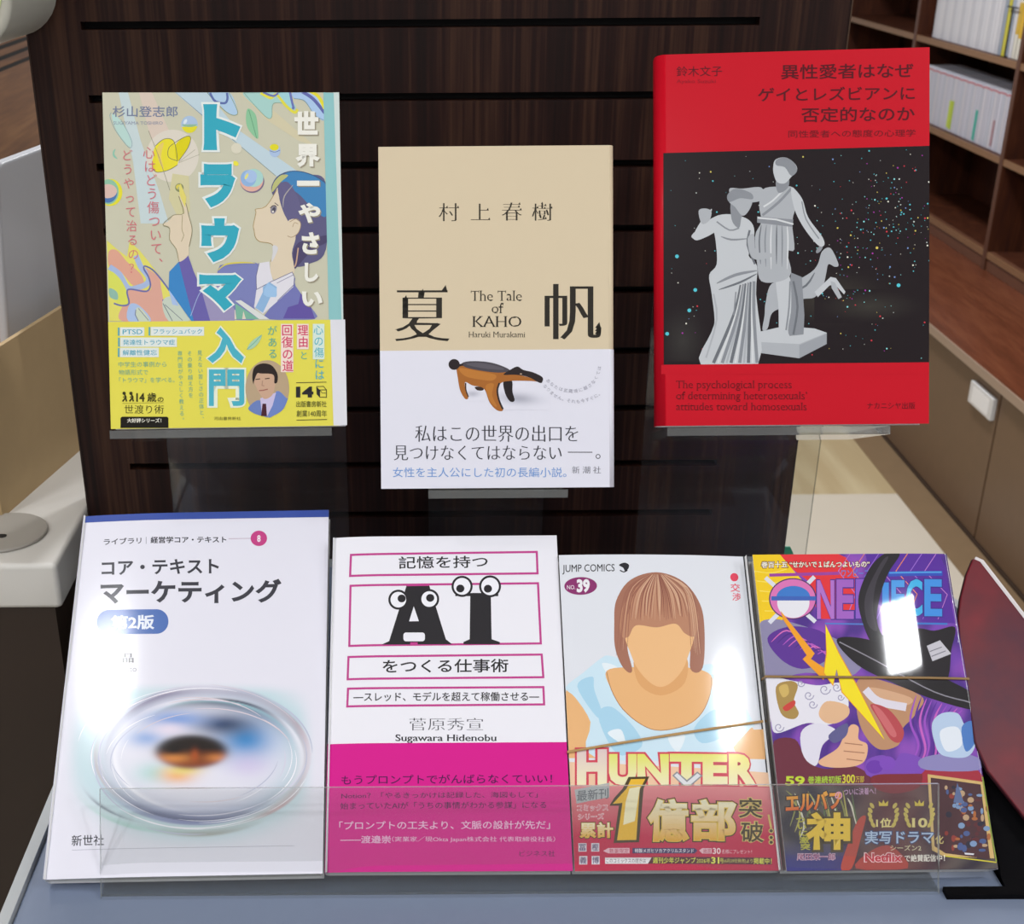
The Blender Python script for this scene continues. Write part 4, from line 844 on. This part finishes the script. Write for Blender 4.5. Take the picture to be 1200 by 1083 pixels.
for i in range(44):
    f_ = random.random(); rx_, ry_ = 330 + 150 * f_, 195 + 110 * f_; t0 = random.uniform(0, 6.28); ln = random.uniform(.4, 1.1); ox, oy = random.uniform(-25, 45), random.uniform(-15, 45)
    a.line([(665 + ox + rx_ * math.cos(t0 + ln * k / 14), 420 + oy + ry_ * math.sin(t0 + ln * k / 14)) for k in range(15)], random.uniform(2, 6), random.choice(('#f3f2fa', '#f3f2fa', '#d3d3e4', '#bcc0d6', '#d9cdd6')), taper=True)
a.text('新世社', 148, 748, 280, 792, '#3a3a44', wt=.006, tilt=1); a.line([(150, 808), (1045, 793)], 2, '#b0b0c0')
b.done()
# --- white and magenta book
w = .1305
b = Book('white_business_book', low(.0113, .843, -.0024, .0007, .539), w, .19, TB, -1, .0025, F_matte, '#ebeaf2', 'white book with googly eyed black letters, pink outlined boxes and a magenta band', curl=bend(w, -1, .002, .03))
a = b.cover; MG = '#c0408c'; a.crop(360, 560, 2.0706)
def bx(q): a.frame(q, 5.2, MG)
bx([(106, 186), (557, 180), (559, 232), (104, 237)]); bx([(105, 261), (560, 256), (567, 402), (102, 407)]); bx([(100, 434), (569, 429), (573, 484), (98, 488)]); bx([(99, 511), (573, 508), (575, 550), (97, 554)])
a.text('記憶を持つ', 222, 191, 438, 221, K, tilt=3, wt=.01); a.text('をつくる仕事術', 183, 441, 488, 474, K, wt=.013, tilt=2); a.text('―スレッド、モデルを超えて稼働させる―', 112, 520, 563, 543, K, tilt=1, wt=.012); a.text('菅原秀宣', 248, 583, 427, 613, '#4a4a52', thin=.012, wt=-.006); a.text('Sugawara Hidenobu', 214, 623, 460, 644, '#2c2c32', thin=.012, serif=True, wt=.016)
a.fill([(55, 190), (60, 190), (53, 375), (46, 375)], MG); a.fill([(46, 380), (53, 380), (48, 598), (41, 598)], MG)
a.crop(385, 630, 4.3636); BK = '#29272b'
a.fill([(270, 548), (310, 530), (398, 250), (398, 246), (515, 245), (600, 520), (632, 546)], BK); a.fill([(402, 238), (512, 237), (514, 247), (400, 249)], MG); a.fill([(436, 352), (462, 428), (412, 429)], '#ebeaf2'); a.fill(rrect(383, 486, 493, 531, 14), '#ebeaf2'); a.fill([(418, 536), (456, 536), (456, 548), (418, 548)], MG)
a.fill([(725, 288), (830, 288), (834, 520), (876, 535), (876, 546), (690, 546), (690, 535), (722, 520)], BK); a.rect(648, 284, 868, 300, BK)
for cx, cy, px_, py_, r_ in ((357, 318, 374, 312, 51), (515, 315, 520, 309, 51), (683, 250, 674, 261, 54), (826, 250, 815, 262, 56)):
    a.ell(cx, cy, r_, r_, BK, n=40); a.ell(cx, cy, r_ - 11, r_ - 11, '#eeeef5', n=40); a.ell(px_, py_, 21, 20, BK, n=28)
bd = b.add_band(.0682, '#d4168c', None, F_matte)
bd.crop(380, 890, 4.0); DM = '#4c1250'; LP = '#f2c3e4'
bd.text('もうプロンプトでがんばらなくていい！', 80, 74, 1068, 118, DM, wt=.006, tilt=6); bd.text('Notion？「やるきっかけは記録した、海図もして」', 80, 156, 1000, 184, DM, tilt=4); bd.text('始まっていたAIが「うちの事情がわかる参謀」になる', 75, 202, 1040, 234, DM, tilt=4)
bd.text('「プロンプトの工夫より、文脈の設計が先だ」', 70, 290, 1058, 330, LP, wt=.008, tilt=3); bd.text('――渡邉崇', 75, 358, 312, 394, LP, wt=.01); bd.text('（実業家／現Okta Japan株式会社 代表取締役社長）', 318, 362, 1082, 390, LP); bd.text('ビジネス社', 915, 428, 1082, 456, DM, thin=.01)
b.done()
# --- comic with the plain bust
def rubber_band(bk, p0, p1, colour):
    """a thin elastic band round the book, through two points of the photo on its cover"""
    A_, B_ = [Vector(bk.cover.loc(p)) for p in (p0, p1)]; w, t = bk.w / 2 + .0006, bk.t
    def yat(x): return A_.y + (B_.y - A_.y) * (x - A_.x) / (B_.x - A_.x)
    c0 = bk.curl or (lambda x: 0)
    P = [Vector((-w + 2 * w * i / 16, yat(-w + 2 * w * i / 16), .0012 + c0(-w + 2 * w * i / 16))) for i in range(17)] + [Vector((w, yat(w), -t - .0006)), Vector((-w, yat(-w), -t - .0006))]
    mb = MB(); n = len(P); ring = []
    for i, p in enumerate(P):
        d = (P[(i + 1) % n] - P[i - 1]).normalized(); u = Vector((0, 1, 0)); u = (u - d * u.dot(d)).normalized(); q = d.cross(u)
        ring.append([p + (u * math.cos(k * math.pi / 3) * .0007 + q * math.sin(k * math.pi / 3) * .0004) for k in range(6)])
    for i in range(n):
        for k in range(6): mb.face([ring[i][k], ring[(i + 1) % n][k], ring[(i + 1) % n][(k + 1) % 6], ring[i][(k + 1) % 6]])
    mb.build('rubber_band', plain('rubber_' + colour[1:], colour, .5), bk.root)
w = .1095
b = Book('white_comic', low(.1323, .83, .03, -.02, .5388), w, .1769, TB, 1, .002, F_wide, '#dfe2ea', 'white comic volume with a plain brown haired bust, under a red and gold band', spine='#23222a', curl=bend(w, 1, .0042, .07, .001, .03))
a = b.cover; a.crop(650, 640, 4.512)
a.text('JUMP COMICS', 42, 97, 317, 148, '#25252c', tilt=2, wt=.004); a.blob([(340, 100), (370, 88), (393, 100), (388, 122), (372, 132), (362, 115)], '#25252c', 4); a.line([(345, 128), (365, 137), (385, 128)], 6, '#25252c', smooth=3)
a.ell(138, 210, 86, 47, '#8a2f6c', n=40); a.text('NO.', 66, 205, 110, 227, '#e8dfe8', wt=.01); a.text('39', 117, 174, 186, 246, '#eceaf0', wt=.05)
a.ell(957, 155, 22, 22, '#e2415c'); a.text('交', 936, 188, 988, 233, '#e2415c', wt=.01); a.text('渉', 946, 238, 992, 280, '#e2415c', wt=.01)
SKN = '#e8b47c'
a.blob([(60, 770), (110, 780), (180, 900), (230, 1090), (70, 1090)], SKN, 4); a.blob([(940, 1090), (980, 990), (1050, 950), (1110, 1090)], SKN, 4); a.fill([(70, 1040), (1115, 960), (1125, 1120), (75, 1120)], SKN)
a.blob([(60, 745), (150, 670), (250, 590), (290, 580), (350, 600), (430, 640), (720, 640), (830, 620), (860, 670), (960, 760), (1060, 930), (1040, 960), (950, 1060), (930, 1120), (220, 1120), (190, 930), (110, 800)], '#cbe4f2', 4)
for pts in ([(120, 740), (200, 690), (210, 760), (250, 880), (220, 900)], [(230, 900), (300, 850), (420, 960), (460, 1060), (330, 1100)], [(740, 960), (850, 860), (960, 900), (900, 1000), (780, 1040)], [(830, 680), (900, 720), (980, 850), (890, 830)]): a.blob(pts, '#a9d3ea', 5)
for pts in ([(250, 620), (330, 640), (300, 700)], [(600, 1010), (690, 1000), (650, 1090)], [(280, 990), (350, 970), (370, 1050)]): a.blob(pts, '#e4eff6', 5)
a.blob([(275, 660), (420, 640), (700, 640), (830, 680), (825, 780), (780, 880), (700, 945), (560, 975), (460, 945), (360, 860), (300, 760)], SKN, 5); a.line([(275, 665), (300, 760), (360, 862), (460, 945), (560, 975), (700, 945), (780, 880), (825, 780), (832, 690)], 4, '#b07a50', smooth=4)
a.blob([(440, 560), (680, 560), (690, 720), (560, 790), (440, 720)], '#dea56c', 5)
a.blob([(315, 420), (325, 290), (400, 180), (540, 138), (680, 185), (770, 300), (795, 440), (785, 640), (720, 650), (690, 480), (400, 480), (410, 660), (360, 640), (320, 540)], '#a5705c', 6)
a.blob([(390, 420), (720, 420), (700, 600), (640, 700), (560, 745), (480, 700), (410, 590)], '#ecbb86', 6)
a.blob([(350, 350), (420, 230), (540, 180), (680, 230), (760, 350), (745, 470), (690, 460), (640, 410), (540, 430), (430, 420), (390, 480), (350, 470)], '#b98468', 6)
random.seed(3)
for i in range(46):
    f_ = i / 45; x0 = 500 + 90 * f_; x1 = 330 + 450 * f_; e_ = 1 - abs(2 * f_ - 1); a.line([(x0, 150), (x0 + (x1 - x0) * .75, 250), (x1 + random.uniform(-8, 8), 360 + random.uniform(0, 36) + (200 * (1 - e_) if e_ < .25 else 0))], random.uniform(3, 7), random.choice(('#8d5648', '#c99a7e', '#d6ad90', '#9a6453')), smooth=5, taper=True)
bd = b.add_band(b.cover.loc(((790 - 650) * 4.512, (921 - 640) * 4.512))[1], '#c2284e', None, F_gloss); bd.clip = (-w / 2, 0, w / 2, b.hb + .012)
# title lettering lies on the jacket, the red strip above the clear lip is the band
a.crop(660, 850, 4.444)
a.fill([(30, 190), (1090, 240), (1100, 330), (40, 330)], '#ecc4a4')
HL = [('H', 72, 125, 228, 310, '#dcc6c6'), ('U', 238, 150, 382, 312, '#dfe070'), ('N', 385, 150, 550, 312, '#dfe062'), ('T', 555, 148, 730, 308, '#dfe070'), ('E', 728, 148, 860, 305, '#e4e070'), ('R', 866, 145, 1012, 310, '#eadf74')]
for k, c in ((.115, '#d0465a'), (.06, None)):
    for ch, x0, y0, x1, y1, cc in HL:
        e = (k - .06) * 190; a.text(ch, x0 - e, y0 - e, x1 + e, y1 + e, c or cc, wt=k, grad=None if c else (cc, '#eee6c0'))
a.fill([(568, 262), (592, 240), (645, 285), (700, 240), (728, 262), (645, 335)], '#8e9096'); a.fill([(578, 262), (594, 249), (645, 296), (700, 249), (717, 262), (645, 325)], '#dcdde2')
bd.crop(660, 850, 4.444)
bd.raster(22, 317, 1150, 760, 24, 12, lambda x, y: mixc(mixc(lin('#e08a8e'), lin('#c01f48'), min(1, max(0, (y - 340) / 230))), lin('#d8607c'), .5 * math.exp(-((x - 700) / 200) ** 2 - ((y - 480) / 120) ** 2)))
bd.fill([(60, 335), (240, 300), (240, 375), (70, 408)], '#aeb2b4'); bd.text('最新刊', 72, 340, 235, 396, '#6a6e74', wt=.01, tilt=14)
for k, c in ((.06, '#f0dce0'), (.005, '#c2284e')): bd.text('コミックス', 76 - k * 60, 416 - k * 60, 232 + k * 60, 446 + k * 60, c, wt=k, tilt=2); bd.text('シリーズ', 80 - k * 60, 462 - k * 60, 210 + k * 60, 490 + k * 60, c, wt=k, tilt=2)
def gold(t_, x0, y0, x1, y1, wt, e=10, sh=0, g0='#f3efd2', g1='#e2a82c'):
    bd.text(t_, x0 - e, y0 - e, x1 + e, y1 + e, '#4a3a22', wt=wt + .05, shear=sh); bd.text(t_, x0 - e * .35, y0 - e * .35, x1 + e * .35, y1 + e * .35, '#e6c252', wt=wt + .022, shear=sh); bd.text(t_, x0, y0, x1, y1, g1, wt=wt, shear=sh, grad=(g0, g1))
gold('累計', 88, 506, 258, 585, .02, 8)
bd.fill([(340, 270), (448, 268), (418, 330), (395, 610), (262, 614), (290, 420), (240, 420), (265, 380), (310, 330)], '#4a3a22'); bd.fill([(352, 282), (428, 280), (398, 335), (380, 598), (280, 600), (308, 405), (258, 410), (330, 330)], '#e8b834'); bd.fill([(345, 330), (400, 320), (372, 500), (312, 520), (325, 400)], '#f4ecc4')
gold('億', 440, 385, 655, 605, .03); gold('部', 668, 385, 905, 600, .03)
for k, c in ((.06, '#d8c070'), (.012, '#4a3c26')): bd.text('突', 920 - k * 100, 375 - k * 100, 1045 + k * 100, 478 + k * 100, c, wt=k); bd.text('破', 930 - k * 100, 500 - k * 100, 1050 + k * 100, 605 + k * 100, c, wt=k)
for y_ in (545, 580, 605): bd.ell(1092, y_, 14, 13, '#d8c070'); bd.ell(1092, y_, 9, 8, '#4a3c26')
bd.line([(1078, 460), (1092, 530)], 14, '#d8c070', taper=True)
for ch, x0, y0 in (('冨', 84, 618), ('樫', 150, 618), ('義', 88, 685), ('博', 152, 685)): bd.rect(x0 - 4, y0 - 4, x0 + 38, y0 + 40, '#d9d4de'); bd.text(ch, x0, y0, x0 + 34, y0 + 36, '#5a4a72', wt=.012)
bd.fill([(208, 655), (235, 640), (345, 640), (345, 668), (235, 668)], '#e7b8c6'); bd.text('数量限定', 240, 643, 340, 666, '#b02040'); bd.fill([(360, 640), (685, 640), (700, 652), (685, 668), (360, 668)], '#4a3a6a'); bd.text('特製メガヒソカアクリルスタンド', 372, 643, 680, 665, '#f0eef4', wt=.008); bd.fill([(708, 652), (725, 640), (775, 640), (775, 668), (725, 668)], '#e7b8c6'); bd.text('抽選', 730, 643, 770, 666, '#b02040'); bd.text('30', 780, 638, 822, 670, '#f6dde4', wt=.02); bd.text('名様にプレゼント！', 828, 645, 988, 668, '#f3c6d2')
bd.fill([(218, 690), (460, 690), (440, 722), (218, 722)], '#e9e6ea'); bd.text('このコミックスの続きは', 224, 694, 430, 718, '#3a3038'); bd.fill([(462, 686), (1092, 686), (1095, 722), (440, 722)], '#5a2a34'); bd.text('週刊少年ジャンプ', 466, 688, 690, 720, '#dede58', wt=.014); bd.text('2026年', 695, 692, 768, 718, '#dede58'); bd.text('31', 772, 686, 815, 720, '#ecec60', wt=.03); bd.text('号', 818, 692, 838, 718, '#dede58'); bd.text('(6月29日発売)より', 840, 694, 992, 718, '#cfd06a'); bd.text('掲載中！', 996, 688, 1094, 720, '#dede58', wt=.014)
b.done(); b.cover.crop(0, 0, 1); rubber_band(b, (692, 877), (896, 844), '#b08a52')
# --- colourful comic
w = .1120
b = Book('colourful_comic', low(.2443, .803, .02, -.008, .538), w, .1751, TB, 1, .002, F_gloss, '#6a3aa0', 'purple and yellow comic volume with lightning bolts and a collage band', spine='#2a1c30', curl=bend(w, 1, .0012, .03))
a = b.cover; a.crop(870, 640, 4.444)
def purple(x, y):
    q = .5 + .5 * math.sin(x * .021 + 2.2 * math.sin(y * .013) + .4 * math.sin(x * .07)); r_ = .5 + .5 * math.sin(y * .03 + 1.7 * math.sin(x * .017))
    return mixc(mixc(lin('#4a2a86'), lin('#7a45b4'), q), lin('#a355b8'), .45 * r_ * q)
a.raster(20, 40, 1330, 1320, 90, 90, purple)
a.fill([(20, 40), (195, 40), (260, 120), (330, 200), (300, 330), (150, 420), (60, 430)], '#f0c91a'); a.fill([(195, 40), (500, 40), (540, 60), (600, 170), (640, 230), (600, 380), (400, 380), (340, 180), (260, 120)], '#e03038'); a.fill([(640, 40), (1030, 40), (1060, 110), (1110, 400), (900, 400), (700, 300)], '#55289a')
for i in range(7): a.line([(560 + 75 * i, 40), (500 + 75 * i, 130), (590 + 80 * i, 250), (540 + 80 * i, 380)], 4, ('#b877c8', '#f08a4a', '#9a6ad0')[i % 3])
for i in range(5): a.line([(60 + 14 * i, 130 + 52 * i), (150 + 20 * i, 140 + 50 * i), (230 + 10 * i, 120 + 55 * i)], 5, '#f6df5c', smooth=4)
a.blob([(75, 420), (160, 380), (330, 420), (480, 480), (640, 560), (560, 680), (330, 660), (120, 700), (95, 560)], '#8b86a8', 5)
a.blob([(130, 480), (240, 420), (400, 440), (480, 520), (430, 600), (310, 640), (200, 590)], '#5a2f92', 5)
for i in range(9): a.line([(150 + 30 * i, 500 + 8 * i), (230 + 26 * i, 440 + 14 * i), (330 + 24 * i, 500 + 16 * i)], 7, ('#d067b4', '#4a2580', '#b056c0')[i % 3], smooth=5, taper=True)
a.line([(140, 152), (505, 142)], 16, '#9a3f9c'); a.line([(760, 146), (1045, 140)], 26, '#2f4fb8'); a.line([(765, 140), (1040, 134)], 8, '#4f9be0')
a.text('ワンピース', 515, 122, 660, 162, '#5a78c8', wt=.02)
for t_, x0, x1, y0 in (('巻百十五', 98, 235, 82), ('“せかいで１ばんつよいもの”', 246, 662, 80)):
    a.text(t_, x0 - 4, y0 - 4, x1 + 4, y0 + 36, '#6a3420', wt=.075, tilt=2); a.text(t_, x0, y0, x1, y0 + 32, '#f4efe0', wt=.02, tilt=2)
# plain round emblem, title letters
a.line([(120, 165), (380, 395)], 22, '#d9dbe6'); a.line([(375, 160), (140, 400)], 22, '#d9dbe6'); a.ell(262, 275, 124, 108, '#4a3060', n=44); a.ell(262, 275, 118, 102, '#d873b4', n=44); a.ell(265, 295, 84, 80, '#e4e4ec', n=40); a.ell(265, 268, 88, 60, '#3a78c8', a0=180, a1=360); a.rect(150, 262, 385, 284, '#3a60b4')
for ch, x0, y0, x1, y1, c in (('N', 388, 178, 478, 380, '#b070c8'), ('E', 490, 174, 580, 380, '#a060c0'), ('P', 590, 172, 690, 378, '#8a58c4'), ('I', 728, 190, 762, 350, '#3f8fe0'), ('E', 775, 178, 845, 360, '#4a9ae4'), ('C', 852, 172, 938, 365, '#3fb0e6'), ('E', 948, 172, 1042, 365, '#3f8fe0')):
    a.text(ch, x0 - 5, y0 - 5, x1 + 5, y1 + 5, '#3a2a8a', wt=.05); a.text(ch, x0, y0, x1, y1, c, wt=.03)
a.line([(430, 404), (680, 408)], 8, '#4f78c8'); a.line([(900, 404), (1070, 404)], 10, '#3f78c8')
# dark crescent and wide dark disc
a.blob([(740, 40), (820, 40), (760, 140), (720, 250), (700, 380), (740, 480), (850, 560), (900, 680), (800, 640), (680, 520), (620, 380), (605, 260), (660, 120)], '#1d1a22', 6); a.blob([(720, 90), (760, 60), (700, 180), (680, 320), (700, 440), (650, 400), (640, 260)], '#3a3640', 5)
a.blob([(490, 490), (620, 480), (800, 540), (900, 620), (1080, 700), (1270, 800), (1210, 850), (1000, 800), (800, 720), (600, 620)], '#19161c', 6); a.blob([(700, 480), (900, 430), (1000, 440), (1110, 420), (1090, 540), (1060, 700), (900, 690), (760, 580)], '#1c1820', 5); a.fill([(960, 520), (1030, 490), (1090, 560), (990, 600)], '#c4c2cc'); a.line([(975, 550), (1040, 525)], 5, '#7a7886'); a.line([(985, 575), (1060, 545)], 5, '#7a7886'); a.line([(505, 500), (700, 600), (1000, 760), (1240, 820)], 6, '#8f8c98', smooth=5)
# collage of soft shapes lower on the cover
a.crop(880, 780, 4.2857)
PL = '#7a3fa8'
a.blob([(560, 60), (850, 150), (830, 240), (760, 320), (740, 400), (640, 420), (560, 330), (530, 200)], '#b98a68', 6); a.blob([(600, 110), (800, 160), (780, 200), (640, 180)], '#d2a684', 5); a.line([(575, 120), (640, 180), (780, 210)], 40, '#dcd6e2', smooth=5); a.blob([(600, 195), (690, 220), (765, 320), (750, 385), (700, 370), (640, 270)], '#b5474e', 5); a.blob([(610, 205), (660, 230), (730, 340), (700, 350)], '#c9686c', 4)
for i in range(10): a.line([(830 + 26 * i, 150 + 8 * i), (800 + 24 * i, 280), (840 + 18 * i, 400 + 10 * (i % 3)), (800 + 22 * i, 500)], 12, ('#9a4ec0', '#5a2a94', '#c45fc0')[i % 3], smooth=6, taper=True)
a.blob([(80, 60), (200, 75), (330, 100), (460, 90), (490, 180), (470, 260), (380, 300), (280, 290), (130, 340), (100, 280), (80, 170)], '#e2e0ea', 6)
for cx, cy, r_ in ((290, 150, 26), (370, 120, 30), (430, 110, 24), (310, 195, 24), (140, 310, 26), (250, 90, 20), (450, 160, 18)): a.line([(cx + r_ * (1 - i / 16) * math.cos(i * .6), cy + r_ * (1 - i / 16) * math.sin(i * .6)) for i in range(14)], 5, '#a09cb8')
a.blob([(125, 110), (190, 78), (235, 100), (215, 180), (240, 240), (210, 270), (150, 240)], '#a98a4c', 5); a.blob([(160, 210), (215, 175), (220, 200), (180, 230)], '#c8413a', 4); a.blob([(140, 110), (180, 95), (190, 140), (160, 160)], '#cdae62', 4)
a.blob([(340, 240), (380, 180), (480, 200), (490, 250), (430, 290), (370, 285)], '#dfb48e', 5); a.blob([(250, 340), (330, 290), (430, 330), (360, 400), (330, 500), (270, 480)], '#dddae8', 5); a.blob([(100, 400), (220, 370), (280, 480), (380, 520), (500, 500), (600, 560), (560, 640), (120, 640)], '#6a2a3c', 5); a.blob([(340, 480), (430, 420), (460, 370), (500, 300), (540, 310), (540, 370), (585, 400), (570, 480), (500, 510), (380, 510)], '#e2b08c', 5); a.blob([(390, 350), (480, 290), (480, 350), (420, 390)], '#5d5a8c', 4); a.line([(470, 390), (560, 400)], 5, '#a8745a'); a.line([(465, 430), (570, 440)], 5, '#a8745a'); a.line([(480, 470), (560, 480)], 5, '#a8745a')
a.blob([(580, 480), (660, 450), (720, 480), (760, 440), (860, 470), (840, 540), (600, 560)], '#7a48b4', 5); a.ell(620, 510, 42, 34, '#6a34a8'); a.ell(685, 490, 40, 34, '#7c46b8')
a.blob([(880, 520), (1140, 520), (1150, 640), (860, 640)], '#a02a3c', 3); a.blob([(850, 470), (1000, 440), (1140, 460), (1145, 525), (880, 525)], '#8a84b8', 4)
a.blob([(910, 290), (960, 240), (1040, 240), (1080, 300), (1130, 280), (1130, 400), (1080, 460), (960, 450), (920, 380)], '#b4c9e4', 6); a.blob([(1060, 310), (1120, 280), (1130, 380), (1080, 430)], '#4b7ac0', 5); a.blob([(950, 330), (1040, 310), (1060, 400), (980, 430)], '#dfe6f0', 5)
a.crop(870, 640, 4.444)
for pts, c in (([(200, 340), (370, 560), (350, 590), (440, 650), (420, 690), (320, 590), (340, 570), (215, 380)], '#f0a020'), ([(432, 410), (500, 560), (590, 720), (740, 1010), (520, 760), (490, 640), (470, 720), (425, 660), (440, 560)], '#f2dc1c')):
    a.line(pts, 10, '#e89a2a', closed=True); a.fill(pts, c)
a.crop(880, 780, 4.2857)
a.text('59', 172, 556, 270, 604, '#c5d63a', serif=True, wt=.03); a.text('巻連続初版', 285, 556, 455, 594, '#a5c83a', wt=.02, tilt=2); a.text('300', 458, 548, 522, 592, '#d2c93a', wt=.02); a.text('万部', 525, 555, 568, 588, '#c8b43a', wt=.01)
bd = b.add_band(b.cover.loc(((1000 - 880) * 4.2857, (921 - 780) * 4.2857))[1], '#3a3244', None, F_gloss); bd.clip = (-w / 2, 0, w / 2, b.hb + .006); bd.crop(900, 880, 4.2857)
def coll(x, y):
    q = .5 + .5 * math.sin(x * .03 + 2 * math.sin(y * .021)); c = mixc(lin('#2e2836'), lin('#57504e'), q)
    c = mixc(c, lin('#3a3a78'), min(1, max(0, (y - 440) / 120)) * (x < 420)); return mixc(c, lin('#6e2a2c'), .6 * math.exp(-((x - 640) / 200) ** 2))
bd.raster(20, 176, 1170, 630, 60, 30, coll)
for i in range(16): bd.line([(90 + 22 * i, 200 + (i * 37) % 60), (140 + 20 * i, 260 + (i * 53) % 120), (110 + 24 * i, 380 + (i * 29) % 80)], 9, ('#8a8a4c', '#b0a85a', '#d8d4c0', '#5a6a44')[i % 4], smooth=5, taper=True)
bd.blob([(365, 590), (400, 470), (450, 350), (490, 330), (470, 420), (420, 590)], '#b5473a', 5); bd.blob([(440, 590), (520, 500), (620, 480), (700, 590)], '#a8433c', 4)
bd.blob([(520, 130), (640, 110), (760, 90), (760, 180), (640, 215), (540, 190)], '#7c2630', 5)
bd.text('エルバフ', 88 - 6, 215 - 6, 365 + 6, 310 + 6, '#2a1a20', wt=.09, tilt=18); bd.text('エルバフ', 88, 215, 365, 310, '#e8802a', wt=.04, tilt=18, grad=('#f2b23c', '#df5a24'))
bd.text('の', 335, 205, 372, 245, '#e8a0b8', wt=.03)
for e, k, c in ((12, .11, '#4a3c1c'), (0, .04, '#e8c23c')): bd.text('神', 188 - e, 308 - e, 412 + e, 498 + e, c, wt=k)
bd.vtext('ついに激突', 160, 330, 500, 50, '#b9b43a', dx=30, wt=.03); bd.text('ついに決着へ！', 380, 190, 540, 225, '#c49ac0', wt=.01, tilt=6)
bd.text('尾田栄一郎', 143, 513, 338, 552, '#e8c8d8', wt=.045); bd.text('尾田栄一郎', 146, 516, 335, 549, '#7a2a5c', wt=.012)
bd.fill([(800, 118), (1080, 155), (1140, 540), (880, 530), (822, 500)], '#cfae70'); bd.fill([(815, 135), (1070, 168), (1118, 545), (890, 515), (835, 480)], '#4a2e34')
random.seed(8)
for i in range(70): bd.ell(880 + random.uniform(0, 210) + 30 * (i % 2), 180 + random.uniform(0, 320), random.uniform(6, 20), random.uniform(6, 20), random.choice(('#8a3a34', '#a8643a', '#4a5a8a', '#2c2a3a', '#b89a7a', '#7a94b8', '#5a2a30')), n=9)
bd.fill([(930, 260), (950, 160), (985, 265)], '#5d6c94'); bd.line([(880, 528), (1150, 560)], 6, '#cfc23c'); bd.line([(1080, 130), (1125, 420), (1150, 555)], 7, '#8a9a3c', smooth=4); bd.fill([(985, 512), (1035, 516), (1032, 524), (988, 521)], '#d8d8e0')
GD = '#c9b45a'
for cx, t_ in ((578, '1位'), (758, '10')):
    for sgn in (-1, 1):
        for i in range(5): bd.ell(cx + sgn * (52 + 16 * math.sin(i * .7)), 372 - 24 * i, 9, 16, GD, rot=sgn * .6)
    bd.fill([(cx - 22, 278), (cx - 24, 252), (cx - 8, 266), (cx, 246), (cx + 8, 266), (cx + 24, 252), (cx + 22, 278)], '#d8c048'); bd.text(t_, cx - 38, 338, cx + 40, 386, '#e4d48c', wt=.03, serif=True)
bd.text('実写ドラマ', 480, 398, 836, 474, '#3a4a7a', wt=.07, tilt=2); bd.text('実写ドラマ', 485, 403, 830, 469, '#b4c8e4', wt=.015, tilt=2); bd.text('化', 838, 425, 880, 468, '#c8b878', wt=.01); bd.text('シーズン2', 612, 474, 768, 502, '#d8cfa8', wt=.01)
bd.text('Netflix', 480, 510, 674, 562, '#f0c8cc', wt=.07); bd.text('Netflix', 485, 515, 670, 558, '#c03040', wt=.03); bd.text('で絶賛配信中！', 684, 522, 886, 558, '#ece6dc', wt=.015, tilt=2)
b.done(); b.cover.crop(0, 0, 1); rubber_band(b, (892, 793.5), (1133, 795.5), '#8a6a3a')
# --- dark red booklet on the black stand
Mb = frame_of((.33, .520, TZ + .002, .86, 0, 0)); ar = Art(Mb)
outl = [ar.loc(p) for p in [(1141, 653), (1133, 672), (1126, 700), (1123, 724), (1125, 750), (1133, 800), (1143, 869), (1158, 903), (1196, 951), (1222, 985), (1290, 960), (1320, 860), (1204, 727), (1150, 657)]]
mb = MB(); Mz = Mb.copy(); Mz.translation -= Vector((0, 0, H)); mb.prism(list(reversed(outl)), -.0045, -.001, 0, 1, Mz)
m, n, bs = nmat('dark_red_print'); tc = n.nodes.new('ShaderNodeTexCoord'); nz = n.nodes.new('ShaderNodeTexNoise'); nz.inputs['Scale'].default_value = 14; nz.inputs['Detail'].default_value = 5; cr = n.nodes.new('ShaderNodeValToRGB')
e = cr.color_ramp.elements; e[0].position = .3; e[0].color = (*lin('#34082a'), 1); e[1].position = .75; e[1].color = (*lin('#8f1020'), 1); k = e.new(.5); k.color = (*lin('#5e0a1c'), 1)
n.links.new(tc.outputs['Object'], nz.inputs['Vector']); n.links.new(nz.outputs['Fac'], cr.inputs[0]); n.links.new(cr.outputs[0], bs.inputs['Base Color']); bs.inputs['Roughness'].default_value = .4; bs.inputs['Specular IOR Level'].default_value = .25
t = empty('red_booklet', (.34, .55, TZ + .004), 'dark red mottled booklet leaning on the black stand', 'booklet')
part('cover', mb, [m, plain('booklet_edge', '#3c0c16', .5)], t, bevel=.001)
mb = MB(); mb.prism([(x + .0035, y + .0022) for x, y in reversed(outl)], -.0063, -.0048, 0, 0, Mz); o = part('inner_pages', mb, plain('booklet_paper', '#dcd6d8', .6), t); o['label'] = 'white inner pages'
# green card standing behind the tray next to the slatwall
g0 = on_y(931, 652, .946); mb = MB(); mb.prism([(.22, -.56), (g0.x, -.56), (g0.x, g0.z), (g0.x - .0045, g0.z + .009), (.22, g0.z + .009)], .9452, .9466, M=Matrix(((1, 0, 0, 0), (0, 0, 1, 0), (0, 1, 0, 0), (0, 0, 0, 1))))
tag(mb.build('green_card', plain('teal_green', '#1f9a72', .4)), 'teal green card tucked behind the lower edge of the slatwall', 'card')
bpy.data.objects.remove(_ob); bpy.data.curves.remove(_cu)
